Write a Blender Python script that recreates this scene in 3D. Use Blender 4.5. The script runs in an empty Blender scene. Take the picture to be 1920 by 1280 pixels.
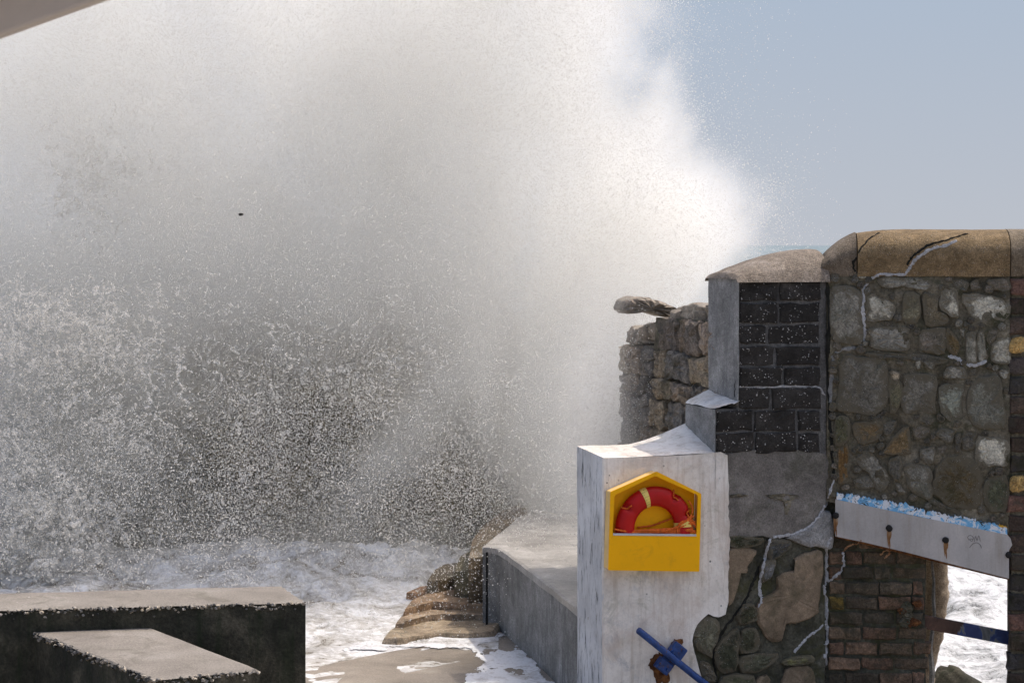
import bpy, bmesh, math, random
import numpy as np
from mathutils import Vector
from mathutils.bvhtree import BVHTree

# ------------------------------------------------------------------ camera, sky, sun, exposure
SC = bpy.context.scene
COL = SC.collection
E, F = 5.5, 3733.0                    # eye height above the sea, focal length in photograph pixels
cam = bpy.data.cameras.new('camera')
camo = bpy.data.objects.new('camera', cam)
COL.objects.link(camo)
camo.location = (0, 0, E)
camo.rotation_euler = (math.pi / 2, 0, 0)
cam.lens, cam.sensor_width, cam.shift_y = 70, 36, -180 / 1920
cam.clip_start, cam.clip_end = 0.1, 60000
cam.dof.use_dof = True
cam.dof.focus_distance = 18.6
cam.dof.aperture_fstop = 9
SC.camera = camo

SUN = Vector((0.46, 0.22, 1.0)).normalized()
world = bpy.data.worlds.new('World')
SC.world = world
world.use_nodes = True
_bg = world.node_tree.nodes['Background']
_sky = world.node_tree.nodes.new('ShaderNodeTexSky')
_sky.sky_type = 'NISHITA'
_sky.sun_disc = False
_sky.sun_elevation = math.asin(SUN.z)
_sky.sun_rotation = math.atan2(SUN.x, SUN.y)
_sky.air_density, _sky.dust_density, _sky.ozone_density = 0.8, 4.0, 1.0
_wt = world.node_tree
_tc = _wt.nodes.new('ShaderNodeTexCoord')
_sx = _wt.nodes.new('ShaderNodeSeparateXYZ')
_hz = _wt.nodes.new('ShaderNodeValToRGB')             # salt haze low over the sea, all round the horizon
_mk = _wt.nodes.new('ShaderNodeMapRange')
_mk.inputs['From Min'].default_value, _mk.inputs['From Max'].default_value = 0.10, 0.45
_mk.interpolation_type = 'SMOOTHSTEP'
_mx = _wt.nodes.new('ShaderNodeMix')
_mx.data_type = 'RGBA'
_cr = _hz.color_ramp
_cr.elements[0].position, _cr.elements[0].color = 0.0, (.33, .348, .385, 1)
_cr.elements[1].position, _cr.elements[1].color = 0.14, (.27, .325, .405, 1)
_sc = _wt.nodes.new('ShaderNodeVectorMath')
_sc.operation = 'SCALE'
_sc.inputs['Scale'].default_value = 1.03 / .15
for _a, _b in ((_tc.outputs['Generated'], _sx.inputs[0]), (_sx.outputs[2], _hz.inputs[0]), (_sx.outputs[2], _mk.inputs[0]), (_hz.outputs[0], _sc.inputs[0]),
               (_mk.outputs[0], _mx.inputs[0]), (_sc.outputs[0], _mx.inputs[6]), (_sky.outputs[0], _mx.inputs[7]), (_mx.outputs[2], _bg.inputs[0])):
    _wt.links.new(_a, _b)
_bg.inputs[1].default_value = 0.15
sun = bpy.data.lights.new('sun', 'SUN')
sun.energy, sun.angle, sun.color = 2.0, math.radians(0.5), (1.0, 0.91, 0.80)
suno = bpy.data.objects.new('sun', sun)
COL.objects.link(suno)
suno.rotation_euler = SUN.to_track_quat('Z', 'Y').to_euler()
SC.view_settings.view_transform = 'Standard'
SC.view_settings.look = 'None'
SC.view_settings.gamma = 1
SC.view_settings.use_curve_mapping = False
SC.view_settings.exposure = 0.56
SC.render.engine = 'CYCLES'
SC.cycles.max_bounces = 14
SC.cycles.adaptive_threshold = 0.02
SC.cycles.diffuse_bounces = 5
SC.cycles.volume_bounces = 12
SC.cycles.volume_step_rate = 3.0
SC.cycles.use_denoising = True
SC.cycles.sample_clamp_indirect = 4.0

rnd = random.Random(11)
rng = np.random.default_rng(5)

# ------------------------------------------------------------------ object helpers
WL = {}                                # world location of every object built here


def mesh_obj(name, verts, faces, mat, parent=None, smooth=False, color=None, origin=None):
    v = np.asarray(verts, dtype=float)
    c = np.array(origin if origin is not None else v.mean(0))
    me = bpy.data.meshes.new(name)
    me.from_pydata((v - c).tolist(), [], [list(f) for f in faces])
    mats = mat if isinstance(mat, (list, tuple)) else [mat]
    for m in mats:
        me.materials.append(m)
    bm = bmesh.new()
    bm.from_mesh(me)
    bmesh.ops.recalc_face_normals(bm, faces=bm.faces)
    bm.to_mesh(me)
    bm.free()
    if smooth:
        me.shade_smooth()
    o = bpy.data.objects.new(name, me)
    COL.objects.link(o)
    place(o, c, parent)
    if color:
        o.color = (*color, 1)
    return o


def place(o, c, parent):
    c = np.array(c, dtype=float)
    WL[o] = c
    if parent is not None:
        o.parent = parent
        o.location = c - WL[parent]
    else:
        o.location = c


def thing(name, loc, label, cat, group=None):
    o = bpy.data.objects.new(name, None)
    o.empty_display_size = 0.2
    COL.objects.link(o)
    place(o, loc, None)
    tag(o, label, cat, group)
    return o


def tag(o, label=None, cat=None, group=None, kind=None):
    for k, v in (('label', label), ('category', cat), ('group', group), ('kind', kind)):
        if v:
            o[k] = v
    return o


def mark_edges(o):
    """rings of a rough plate, 1 at its rim to 0 in its middle, so that mortar can lap over the rim"""
    nv = len(o.data.vertices)
    n = (nv - 1) // 5
    a = o.data.attributes.new('rim', 'FLOAT', 'POINT')
    a.data.foreach_set('value', np.array([(1, 1, .8, .3, 0, 0)[i // n] for i in range(nv)], dtype=np.float32))
    return o


def catmull(pts, n, closed=False):
    p = [np.array(q, dtype=float) for q in pts]
    out = []
    N = len(p)
    segs = N if closed else N - 1
    for i in range(segs):
        if closed:
            a, b, c, d = p[i - 1], p[i], p[(i + 1) % N], p[(i + 2) % N]
        else:
            a, b, c, d = p[max(0, i - 1)], p[i], p[i + 1], p[min(N - 1, i + 2)]
        for k in range(n):
            t = k / n
            out.append(0.5 * (2 * b + (c - a) * t + (2 * a - 5 * b + 4 * c - d) * t * t + (3 * b - a - 3 * c + d) * t ** 3))
    if not closed:
        out.append(p[-1])
    return out


def tube(pts, rads, sides=6, flat=1.0, up=None):
    """verts, faces of a closed tube along 3-D points"""
    P = [np.array(p, dtype=float) for p in pts]
    if not hasattr(rads, '__len__'):
        rads = [rads] * len(P)
    V, Fc = [], []
    for i, p in enumerate(P):
        t = P[min(i + 1, len(P) - 1)] - P[max(i - 1, 0)]
        t = t / (np.linalg.norm(t) + 1e-9)
        u = np.array(up if up is not None else ((0, 0, 1) if abs(t[2]) < 0.9 else (1, 0, 0)), dtype=float)
        a = np.cross(t, u)
        a /= np.linalg.norm(a) + 1e-9
        b = np.cross(a, t)
        for k in range(sides):
            w = 2 * math.pi * k / sides
            V.append(p + rads[i] * (math.cos(w) * a + flat * math.sin(w) * b))
    for i in range(len(P) - 1):
        for k in range(sides):
            j = (k + 1) % sides
            Fc.append((i * sides + k, i * sides + j, (i + 1) * sides + j, (i + 1) * sides + k))
    Fc.append(tuple(range(sides)))
    Fc.append(tuple((len(P) - 1) * sides + k for k in reversed(range(sides))))
    return V, Fc


class Merge:
    def __init__(s):
        s.v, s.f = [], []

    def add(s, v, f):
        k = len(s.v)
        s.v += [np.array(q, dtype=float) for q in v]
        s.f += [tuple(i + k for i in g) for g in f]
        return s


def box_frame(o, ax, ay, az, sx, sy, sz):
    """box centred at o with axes ax, ay, az and full sizes"""
    o, ax, ay, az = (np.array(q, dtype=float) for q in (o, ax, ay, az))
    V = [o + ax * sx * i + ay * sy * j + az * sz * k for k in (-.5, .5) for j in (-.5, .5) for i in (-.5, .5)]
    return V, [(0, 1, 3, 2), (4, 6, 7, 5), (0, 4, 5, 1), (2, 3, 7, 6), (0, 2, 6, 4), (1, 5, 7, 3)]


def bevel_obj(o, w, seg=2):
    m = o.modifiers.new('edge', 'BEVEL')
    m.width, m.segments, m.limit_method = w, seg, 'ANGLE'
    return o


# ------------------------------------------------------------------ numeric noise
class Noise:
    def __init__(s, seed, n=48):
        s.n = n
        s.g = np.random.default_rng(seed).random((n, n, n), dtype=np.float32)

    def __call__(s, p):
        n = s.n
        p = np.asarray(p, dtype=np.float32)
        f = np.floor(p)
        t = p - f
        i = f.astype(np.int32) % n
        j = (i + 1) % n
        t = t * t * (3 - 2 * t)
        g = s.g
        x0, y0, z0 = i.T
        x1, y1, z1 = j.T
        a, b, c = t.T
        L = lambda u, v, k: u + (v - u) * k
        return L(L(L(g[x0, y0, z0], g[x1, y0, z0], a), L(g[x0, y1, z0], g[x1, y1, z0], a), b),
                 L(L(g[x0, y0, z1], g[x1, y0, z1], a), L(g[x0, y1, z1], g[x1, y1, z1], a), b), c)


NA, NB = Noise(1), Noise(2)


def fbm(N, p, octv=4, gain=.55):
    v, a, s = 0, 1.0, 0
    p = np.asarray(p, dtype=np.float32)
    for o in range(octv):
        v = v + a * N(p * 2.03 ** o + 17.3 * o)
        s += a
        a *= gain
    return v / s


def fb1(*p, octv=4):
    return float(fbm(NA, np.array([p]), octv)[0])


# ------------------------------------------------------------------ planes and pixels of the photograph
class Plane:
    """vertical plane through o, s along it, n towards the viewer; coordinates (s, z, d)"""

    def __init__(p, o, ang):
        p.o = np.array((o[0], o[1], 0.0))
        p.s = np.array((math.cos(ang), math.sin(ang), 0))
        p.n = np.array((math.sin(ang), -math.cos(ang), 0))

    def pt(p, s, z, d=0.0):
        return p.o + p.s * s + np.array((0, 0, z)) + p.n * d

    def uv(p, px, py, d=0.0):
        r = np.array(((px - 960) / F, 1, (460 - py) / F))
        c = np.array((0, 0, E))
        o = p.o + p.n * d
        t = np.dot(o - c, p.n) / np.dot(r, p.n)
        q = c + r * t
        return float(np.dot(q - o, p.s)), float(q[2])


def at(px, py, d):
    return np.array(((px - 960) / F * d, d, E - (py - 460) / F * d))


def atz(px, py, z):
    d = F * (E - z) / (py - 460)
    return np.array(((px - 960) / F * d, d, z))


PA = Plane(at(1132, 460, 18.2), math.radians(17))     # front of the pier with the lifebuoy
_t = PA.pt(PA.uv(1552, 700)[0], 0)
PB = Plane(_t, math.radians(-8))                      # front of the stone wall
_u = at(1332, 460, 19.35)
PD = Plane(_u, math.radians(17 - 90))                 # seaward wall: face turned to the left
# along PD.s one comes nearer, so positions on it are negative


def prism(poly, plane, d0, d1, back_scale=1.0):
    """closed prism from a polygon [(s, z)] between depths d0 (back) and d1 (front)"""
    n = len(poly)
    V = [plane.pt(s, z, d1) for s, z in poly] + [plane.pt(s, z, d0) for s, z in poly]
    Fc = [tuple(range(n)), tuple(range(2 * n - 1, n - 1, -1))]
    Fc += [(i, (i + 1) % n, n + (i + 1) % n, n + i) for i in range(n)]
    return V, Fc


def rough_plate(poly, plane, h, embed=0.03, sub=3, jit=0.006, dome=0.35, base=0.0, seed=0, bump=0.012, steps=(1.0, .985, .93, .72, .4)):
    """an uneven stone: traced outline, rounded shoulder, lumpy front"""
    r = random.Random(seed)
    q = catmull(poly, sub, True) if sub > 1 else [np.array(p) for p in poly]
    q = [p + np.array((r.uniform(-jit, jit) + jit * 5 * (fb1(p[0] * 11, p[1] * 11, 1.) - .5), r.uniform(-jit, jit) + jit * 5 * (fb1(p[0] * 11, p[1] * 11, 8.) - .5))) for p in q]
    c = sum(q) / len(q)
    n = len(q)
    V, Fc = [], []
    for k, (sc, dd) in enumerate(zip(steps, (base - embed, base + h * .35, base + h * .8, base + h, base + h * (1 + dome * .3)))):
        for p in q:
            w = c + (p - c) * sc
            d = dd + (r.uniform(-1, 1) * bump if k > 0 else 0)
            V.append(plane.pt(w[0], w[1], d))
    m = 5
    for k in range(m - 1):
        for i in range(n):
            j = (i + 1) % n
            Fc.append((k * n + i, k * n + j, (k + 1) * n + j, (k + 1) * n + i))
    V.append(plane.pt(c[0], c[1], base + h * (1 + dome * .4)))
    for i in range(n):
        Fc.append(((m - 1) * n + i, (m - 1) * n + (i + 1) % n, m * n))
    Fc.append(tuple(reversed(range(n))))
    return V, Fc


def block_verts(s0, s1, z0, z1, plane, d0, d1, r, rough=0.006, cham=0.012):
    """one masonry block: chamfered front, slightly uneven edges (20-odd faces)"""
    V, Fc = [], []
    nx = 4
    ring = []
    for k in range(nx):
        ring.append((s0 + (s1 - s0) * k / nx, z0))
    ring.append((s1, z0))
    ring.append((s1, (z0 + z1) / 2))
    for k in range(nx):
        ring.append((s1 - (s1 - s0) * k / nx, z1))
    ring.append((s0, z1))
    ring.append((s0, (z0 + z1) / 2))
    n = len(ring)
    c = np.array(((s0 + s1) / 2, (z0 + z1) / 2))
    off = [np.array((r.uniform(-rough, rough), r.uniform(-rough, rough))) for _ in ring]
    for lvl, (ins, d) in enumerate(((0, d0), (0, d1 - cham), (cham, d1))):
        for p, e in zip(ring, off):
            p = np.array(p) + e
            w = p + np.sign(c - p) * ins
            V.append(plane.pt(w[0], w[1], d + (r.uniform(-rough, rough) if lvl else 0)))
    for k in range(2):
        for i in range(n):
            j = (i + 1) % n
            Fc.append((k * n + i, k * n + j, (k + 1) * n + j, (k + 1) * n + i))
    V.append(plane.pt(c[0], c[1], d1 + r.uniform(0, rough)))
    for i in range(n):
        Fc.append((2 * n + i, 2 * n + (i + 1) % n, 3 * n))
    Fc.append(tuple(reversed(range(n))))
    return V, Fc


def grid_mesh(nx, ny, fn):
    V = [fn(i / (nx - 1), j / (ny - 1)) for i in range(nx) for j in range(ny)]
    Fc = [(i * ny + j, (i + 1) * ny + j, (i + 1) * ny + j + 1, i * ny + j + 1) for i in range(nx - 1) for j in range(ny - 1)]
    return V, Fc


def bvh_of(*objs):
    V, P = [], []
    for o in objs:
        k = len(V)
        V += [Vector(WL[o]) + v.co for v in o.data.vertices]
        P += [[i + k for i in f.vertices] for f in o.data.polygons]
    return BVHTree.FromPolygons(V, P)


def shoot(bvh, px, py):
    d = Vector(((px - 960) / F, 1, (460 - py) / F)).normalized()
    hit = bvh.ray_cast(Vector((0, 0, E)), d)
    return None if hit[0] is None else np.array(hit[0])


# ------------------------------------------------------------------ material helpers
class T:
    def __init__(s, name, rough=0.85, spec=0.3):
        s.m = bpy.data.materials.new(name)
        s.m.use_nodes = True
        s.t = s.m.node_tree
        s.b = s.t.nodes['Principled BSDF']
        s.b.inputs['Roughness'].default_value = rough
        s.b.inputs['Specular IOR Level'].default_value = spec
        s.pos = s.t.nodes.new('ShaderNodeNewGeometry').outputs['Position']
        s.info = s.t.nodes.new('ShaderNodeObjectInfo')

    def nd(s, typ, ins=None, **props):
        n = s.t.nodes.new(typ)
        for k, v in props.items():
            setattr(n, k, v)
        for k, v in (ins or {}).items():
            if isinstance(v, bpy.types.NodeSocket):
                s.t.links.new(v, n.inputs[k])
            else:
                n.inputs[k].default_value = v
        return n

    def vec(s, sx=1, sy=1, sz=1, off=(0, 0, 0)):
        return s.nd('ShaderNodeMapping', {'Vector': s.pos, 'Scale': (sx, sy, sz), 'Location': off}).outputs[0]

    def noise(s, scale, detail=4, rough=.6, dist=0, vec=None):
        return s.nd('ShaderNodeTexNoise', {'Vector': vec or s.pos, 'Scale': scale, 'Detail': detail, 'Roughness': rough, 'Distortion': dist}).outputs['Fac']

    def vor(s, scale, vec=None, feature='F1', out='Distance', rand=1.0):
        return s.nd('ShaderNodeTexVoronoi', {'Vector': vec or s.pos, 'Scale': scale, 'Randomness': rand}, feature=feature).outputs[out]

    def ramp(s, fac, stops, interp='LINEAR'):
        n = s.nd('ShaderNodeValToRGB', {'Fac': fac})
        cr = n.color_ramp
        cr.interpolation = interp
        while len(cr.elements) < len(stops):
            cr.elements.new(0.5)
        for e, (p, c) in zip(cr.elements, stops):
            e.position = p
            c = (c, c, c) if not hasattr(c, '__len__') else c
            e.color = (*c, 1)
        return n.outputs[0]

    def mix(s, fac, a, b, mode='MIX'):
        n = s.nd('ShaderNodeMix', data_type='RGBA', blend_type=mode)
        for i, v in ((0, fac), (6, a), (7, b)):
            if isinstance(v, bpy.types.NodeSocket):
                s.t.links.new(v, n.inputs[i])
            else:
                n.inputs[i].default_value = v if not hasattr(v, '__len__') else ((*v, 1) if len(v) == 3 else v)
        return n.outputs[2]

    def math(s, op, a, b=0.0):
        return s.nd('ShaderNodeMath', {0: a, 1: b}, operation=op).outputs[0]

    def col(s, c):
        if isinstance(c, bpy.types.NodeSocket):
            s.t.links.new(c, s.b.inputs['Base Color'])
        else:
            s.b.inputs['Base Color'].default_value = (*c, 1)
        return s

    def rough(s, r):
        s.t.links.new(r, s.b.inputs['Roughness'])
        return s

    def bump(s, h, dist=0.01, strength=0.6):
        n = s.nd('ShaderNodeBump', {'Height': h, 'Distance': dist, 'Strength': strength})
        s.t.links.new(n.outputs[0], s.b.inputs['Normal'])
        return s


def earth(name, stops, scale=3.0, fine=45.0, speck=None, objcol=False, bump=0.012, rough=0.9, strength=0.8, streak=0, streak_col=(.03, .032, .028), moss=0, moss_col=(.035, .04, .018), mid=.5, grain=.6, smear=0, smear_col=(.075, .07, .056), rim=0):
    t = T(name, rough, .25)
    a = t.noise(scale, 6, .65, .3)
    c = t.ramp(a, stops)
    if objcol:
        c = t.mix(1.0, c, t.info.outputs['Color'], 'MULTIPLY')
    f = t.noise(fine, 3, .75)
    md = t.noise(scale * 4.2, 5, .7, .6, t.vec(1, 1, 1, (11, 5, 2)))
    c = t.mix(mid, c, t.ramp(md, [(.3, .5), (.5, 1.0), (.7, 1.6)]), 'MULTIPLY')
    c = t.mix(grain, c, t.ramp(f, [(.3, .35), (.5, 1.0), (.72, 1.75)]), 'MULTIPLY')
    if streak:
        k = t.noise(1.0, 5, .7, .1, t.vec(9, 9, .8))
        c = t.mix(t.ramp(k, [(.5, 0), (.72, streak)]), c, streak_col)
    if moss:
        k = t.noise(2.3, 6, .75, .4, t.vec(1, 1, 1, (7, 3, 1)))
        c = t.mix(t.ramp(k, [(.5, 0), (.62, moss)]), c, moss_col)
    if smear:
        k = t.noise(5.5, 6, .75, .5, t.vec(1, 1, 1, (2, 8, 6)))
        if rim:
            ra = t.nd('ShaderNodeAttribute', attribute_name='rim').outputs['Fac']
            k = t.math('ADD', k, t.math('MULTIPLY', ra, rim))
        c = t.mix(t.ramp(k, [(.53, 0), (.62, smear)]), c, smear_col)
    h = t.math('ADD', t.math('ADD', t.math('MULTIPLY', a, .6), t.math('MULTIPLY', md, .5)), t.math('MULTIPLY', f, .45))
    if speck:
        col, sc, th = speck
        v = t.vor(sc)
        n2 = t.noise(sc * .35, 2, .5)
        mk = t.math('MULTIPLY', t.ramp(v, [(th, 1), (th + .08, 0)]), t.ramp(n2, [(.5, 0), (.6, 1)]))
        c = t.mix(mk, c, col)
        h = t.math('ADD', h, t.math('MULTIPLY', mk, .3))
    t.col(c).bump(h, bump, strength)
    return t.m


# ------------------------------------------------------------------ materials
M = {}
M['mortar'] = earth('mossy_mortar', [(.3, (.06, .052, .036)), (.5, (.115, .1, .07)), (.68, (.22, .195, .145))], 3.5, 38, ((.3, .3, .27), 60, .1), bump=.02, moss=.7)
M['rubble'] = earth('rubble_core', [(.3, (.025, .026, .02)), (.5, (.06, .058, .042)), (.7, (.11, .105, .08))], 4, 30, bump=.03, moss=.6, moss_col=(.06, .06, .02))
M['stone'] = earth('wall_stone', [(.25, (.5, .5, .48)), (.5, (.9, .9, .88)), (.75, (1.25, 1.25, 1.2))], 5, 55, ((.5, .5, .48), 75, .12), objcol=True, bump=.02, moss=.45, mid=.65, grain=.75, smear=.85, smear_col=(.115, .1, .07), rim=.27)
M['block'] = earth('dark_block', [(.3, (.016, .0145, .013)), (.6, (.036, .033, .03)), (.8, (.07, .064, .058))], 6, 70, ((.5, .49, .47), 42, .2), objcol=True, bump=.012)
M['joint'] = earth('block_joint', [(.3, (.06, .058, .055)), (.6, (.12, .117, .112)), (.8, (.22, .217, .21))], 5, 60, bump=.01)
M['wetstone'] = earth('wet_wall_stone', [(.25, (.5, .5, .48)), (.5, (.9, .9, .88)), (.75, (1.25, 1.25, 1.2))], 5, 40, objcol=True, bump=.04, moss=.4, mid=.7, grain=.7, streak=.6, streak_col=(.05, .043, .034))
M['brick'] = earth('weathered_brick', [(.25, (.45, .45, .45)), (.5, (.9, .9, .9)), (.75, (1.4, 1.35, 1.3))], 7, 60, objcol=True, bump=.02, moss=.75, moss_col=(.03, .03, .016), mid=.6, smear=.6, smear_col=(.06, .055, .04))
M['render'] = earth('grey_render', [(.3, (.14, .138, .132)), (.55, (.25, .246, .236)), (.75, (.4, .395, .38))], 2.5, 60, bump=.006, streak=.55, streak_col=(.12, .122, .125))
M['plaster'] = earth('brown_plaster', [(.3, (.14, .105, .07)), (.55, (.225, .17, .115)), (.75, (.3, .225, .15))], 2.2, 80, bump=.006, moss=.45, grain=.45)
M['panel'] = earth('dull_concrete', [(.3, (.11, .1, .088)), (.55, (.18, .165, .147)), (.75, (.24, .222, .2))], 2.2, 70, bump=.006, moss=.45)
M['coping'] = earth('gritty_coping', [(.3, (.19, .155, .115)), (.5, (.29, .24, .18)), (.72, (.42, .36, .29))], 4, 85, ((.5, .46, .4), 65, .16), objcol=True, bump=.035, strength=1.0, mid=.6, grain=.8)
M['walk'] = earth('walkway_concrete', [(.3, (.2, .187, .168)), (.55, (.32, .302, .276)), (.75, (.5, .48, .45))], 1.4, 40, bump=.008, rough=.35, mid=.45, grain=.4)
M['wallface'] = earth('stained_retaining_concrete', [(.3, (.13, .128, .12)), (.55, (.24, .236, .225)), (.75, (.36, .355, .34))], 2, 60, bump=.008, streak=.7, streak_col=(.075, .075, .07))
M['rock'] = earth('shore_rock', [(.3, (.14, .11, .08)), (.5, (.27, .22, .165)), (.72, (.42, .36, .28))], 3, 34, bump=.014, rough=.45, moss=.3, objcol=True, smear=.6, smear_col=(.075, .065, .05))
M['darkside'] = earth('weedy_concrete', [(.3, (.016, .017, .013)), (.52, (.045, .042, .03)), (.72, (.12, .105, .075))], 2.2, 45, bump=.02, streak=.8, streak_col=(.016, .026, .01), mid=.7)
M['sealant'] = earth('crack_sealant', [(.3, (.27, .27, .275)), (.7, (.46, .462, .47))], 8, 60, bump=.004)
M['rustseal'] = earth('rusty_sealant', [(.3, (.2, .09, .04)), (.7, (.42, .25, .14))], 12, 60, bump=.004)
M['crack_and_shade'] = earth('open_crack_and_shade', [(.3, (.006, .006, .005)), (.7, (.02, .02, .016))], 8, 60, bump=.004)


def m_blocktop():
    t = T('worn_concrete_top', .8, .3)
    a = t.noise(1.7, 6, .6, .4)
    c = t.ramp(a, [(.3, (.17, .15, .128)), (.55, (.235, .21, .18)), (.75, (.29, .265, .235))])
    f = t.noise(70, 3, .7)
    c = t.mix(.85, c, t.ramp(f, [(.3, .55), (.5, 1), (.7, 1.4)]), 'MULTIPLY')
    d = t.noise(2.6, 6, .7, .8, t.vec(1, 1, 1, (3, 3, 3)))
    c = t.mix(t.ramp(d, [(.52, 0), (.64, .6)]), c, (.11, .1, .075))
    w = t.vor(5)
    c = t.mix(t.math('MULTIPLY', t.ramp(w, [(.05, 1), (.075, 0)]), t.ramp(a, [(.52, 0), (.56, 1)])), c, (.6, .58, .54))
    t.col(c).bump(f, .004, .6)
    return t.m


def m_chips():
    t = T('broken_aggregate', .7, .4)
    v = t.vor(30, out='Color')
    c = t.ramp(t.nd('ShaderNodeSeparateColor', {0: v}).outputs[0], [(.12, (.03, .03, .026)), (.35, (.14, .13, .115)), (.65, (.34, .31, .27)), (.95, (.4, .34, .26))])
    t.col(c).bump(t.vor(30), .03, 1)
    return t.m


def m_white():
    t = T('weathered_white_paint', .75, .3)
    a = t.noise(1.6, 6, .65, .5)
    c = t.ramp(a, [(.28, (.54, .49, .42)), (.5, (.79, .745, .68)), (.7, (.87, .84, .785))])
    f = t.noise(26, 5, .75)
    c = t.mix(.45, c, t.ramp(f, [(.28, .55), (.45, .95), (.7, 1.08)]), 'MULTIPLY')
    st = t.noise(1.0, 6, .72, .15, t.vec(13, 13, .9))            # run-down stains
    c = t.mix(t.ramp(st, [(.5, 0), (.74, .7)]), c, (.4, .33, .25))
    gr = t.noise(3.1, 7, .8, .6, t.vec(1, 1, 1, (3, 9, 4)))      # algae bloom
    c = t.mix(t.ramp(gr, [(.55, 0), (.7, .6)]), c, (.3, .3, .22))
    pk = t.noise(30, 2, .5, 0, t.vec(1, 1, .3))                  # flakes down to the grey render
    big = t.noise(2.2, 3, .6, 0, t.vec(1, 1, .5, (1, 5, 2)))
    fl = t.ramp(t.math('ADD', pk, t.math('MULTIPLY', big, .55)), [(1.0, 0), (1.03, 1)])
    c = t.mix(fl, c, (.2, .2, .19))
    bl = t.noise(2.6, 7, .8, .5, t.vec(1, 1, 1, (8, 2, 5)))      # grey scuffs and pinkish under-colour
    c = t.mix(t.ramp(bl, [(.54, 0), (.66, .55)]), c, (.33, .34, .36))
    pk_ = t.noise(1.9, 5, .7, .4, t.vec(1, 1, .7, (2, 7, 1)))
    c = t.mix(t.ramp(pk_, [(.52, 0), (.68, .5)]), c, (.5, .38, .3))
    sp = t.vor(9)
    c = t.mix(t.math('MULTIPLY', t.ramp(sp, [(.07, 1), (.1, 0)]), t.ramp(a, [(.5, 0), (.6, 1)])), c, (.1, .11, .09))
    h = t.math('SUBTRACT', t.math('ADD', f, t.math('MULTIPLY', a, .5)), t.math('MULTIPLY', fl, .5))
    t.col(c).bump(h, .012, .7)
    return t.m


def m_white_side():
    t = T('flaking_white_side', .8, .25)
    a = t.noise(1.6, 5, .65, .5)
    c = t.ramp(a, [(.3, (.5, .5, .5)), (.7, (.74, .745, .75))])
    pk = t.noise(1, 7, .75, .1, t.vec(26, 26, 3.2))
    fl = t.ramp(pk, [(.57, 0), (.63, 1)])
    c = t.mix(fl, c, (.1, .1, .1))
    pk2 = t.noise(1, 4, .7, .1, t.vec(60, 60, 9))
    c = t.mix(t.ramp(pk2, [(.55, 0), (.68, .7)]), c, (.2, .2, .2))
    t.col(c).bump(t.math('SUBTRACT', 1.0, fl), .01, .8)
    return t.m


def m_plain(name, c, rough=.4, var=.15, scale=12, bump=.002, spec=.4, dirt=0, dirt_col=(.1, .07, .04), metal=0):
    t = T(name, rough, spec)
    a = t.noise(scale, 5, .65, .2)
    k = t.mix(1.0, c, t.ramp(a, [(.3, 1 - var), (.7, 1 + var)]), 'MULTIPLY')
    if dirt:
        d = t.noise(5, 6, .75, .5)
        k = t.mix(t.ramp(d, [(.52, 0), (.68, dirt)]), k, dirt_col)
    t.b.inputs['Metallic'].default_value = metal
    t.col(k).bump(t.noise(90, 3, .6), bump, .4)
    return t.m


def m_lintel():
    t = T('painted_steel_plate', .5, .4)
    a = t.noise(1.1, 5, .6, .4)
    c = t.ramp(a, [(.3, (.32, .305, .29)), (.55, (.47, .445, .42)), (.72, (.62, .575, .52))])
    st = t.noise(1, 5, .7, .1, t.vec(10, 10, 1.0))
    c = t.mix(t.ramp(st, [(.48, 0), (.72, .65)]), c, (.3, .26, .21))
    f = t.noise(60, 3, .7)
    c = t.mix(.3, c, t.ramp(f, [(.3, .7), (.6, 1.1)]), 'MULTIPLY')
    t.col(c).bump(a, .01, .3)
    return t.m


def m_peel():
    t = T('peeling_blue_paint', .6, .35)
    a = t.noise(11, 7, .75, .8)
    b = t.noise(9, 6, .75, .9, t.vec(1, 1, 1.6, (4, 2, 8)))
    c = t.ramp(a, [(.47, (.16, .42, .68)), (.5, (.25, .52, .75)), (.53, (.72, .74, .76))], 'LINEAR')
    c = t.mix(t.ramp(b, [(.56, 0), (.575, 1)]), c, (.02, .022, .018))
    k = t.noise(4.2, 3, .5, .3, t.vec(1, 1, 1, (9, 1, 3)))
    c = t.mix(t.ramp(k, [(.66, 0), (.67, 1)]), c, (.6, .33, .03))
    t.col(c).bump(t.math('ADD', a, b), .01, .6)
    return t.m


def m_rust(name='rust'):
    t = T(name, .9, .2)
    a = t.noise(14, 6, .7, .4)
    t.col(t.ramp(a, [(.3, (.025, .014, .01)), (.5, (.12, .05, .02)), (.7, (.3, .13, .045))])).bump(a, .012, 1)
    return t.m


def m_bar():
    t = T('rusty_painted_bar', .7, .3)
    a = t.noise(7, 6, .7, .4)
    rust = t.ramp(a, [(.3, (.03, .02, .016)), (.6, (.1, .055, .038)), (.75, (.2, .1, .06))])
    x = t.nd('ShaderNodeSeparateXYZ', {0: t.pos}).outputs[0]
    side = t.ramp(t.math('ADD', t.math('MULTIPLY', t.math('SUBTRACT', x, 4.22), 1.6), t.math('MULTIPLY', a, .6)), [(.32, 0), (.36, 1)])
    b = t.noise(5, 3, .6, 1, t.vec(1.4, 1.4, .6))
    paint = t.ramp(b, [(.4, (.035, .05, .13)), (.48, (.05, .075, .18)), (.51, (.15, .155, .15)), (.6, (.09, .09, .09))], 'LINEAR')
    t.col(t.mix(side, rust, paint)).bump(a, .01, .6)
    return t.m


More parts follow.
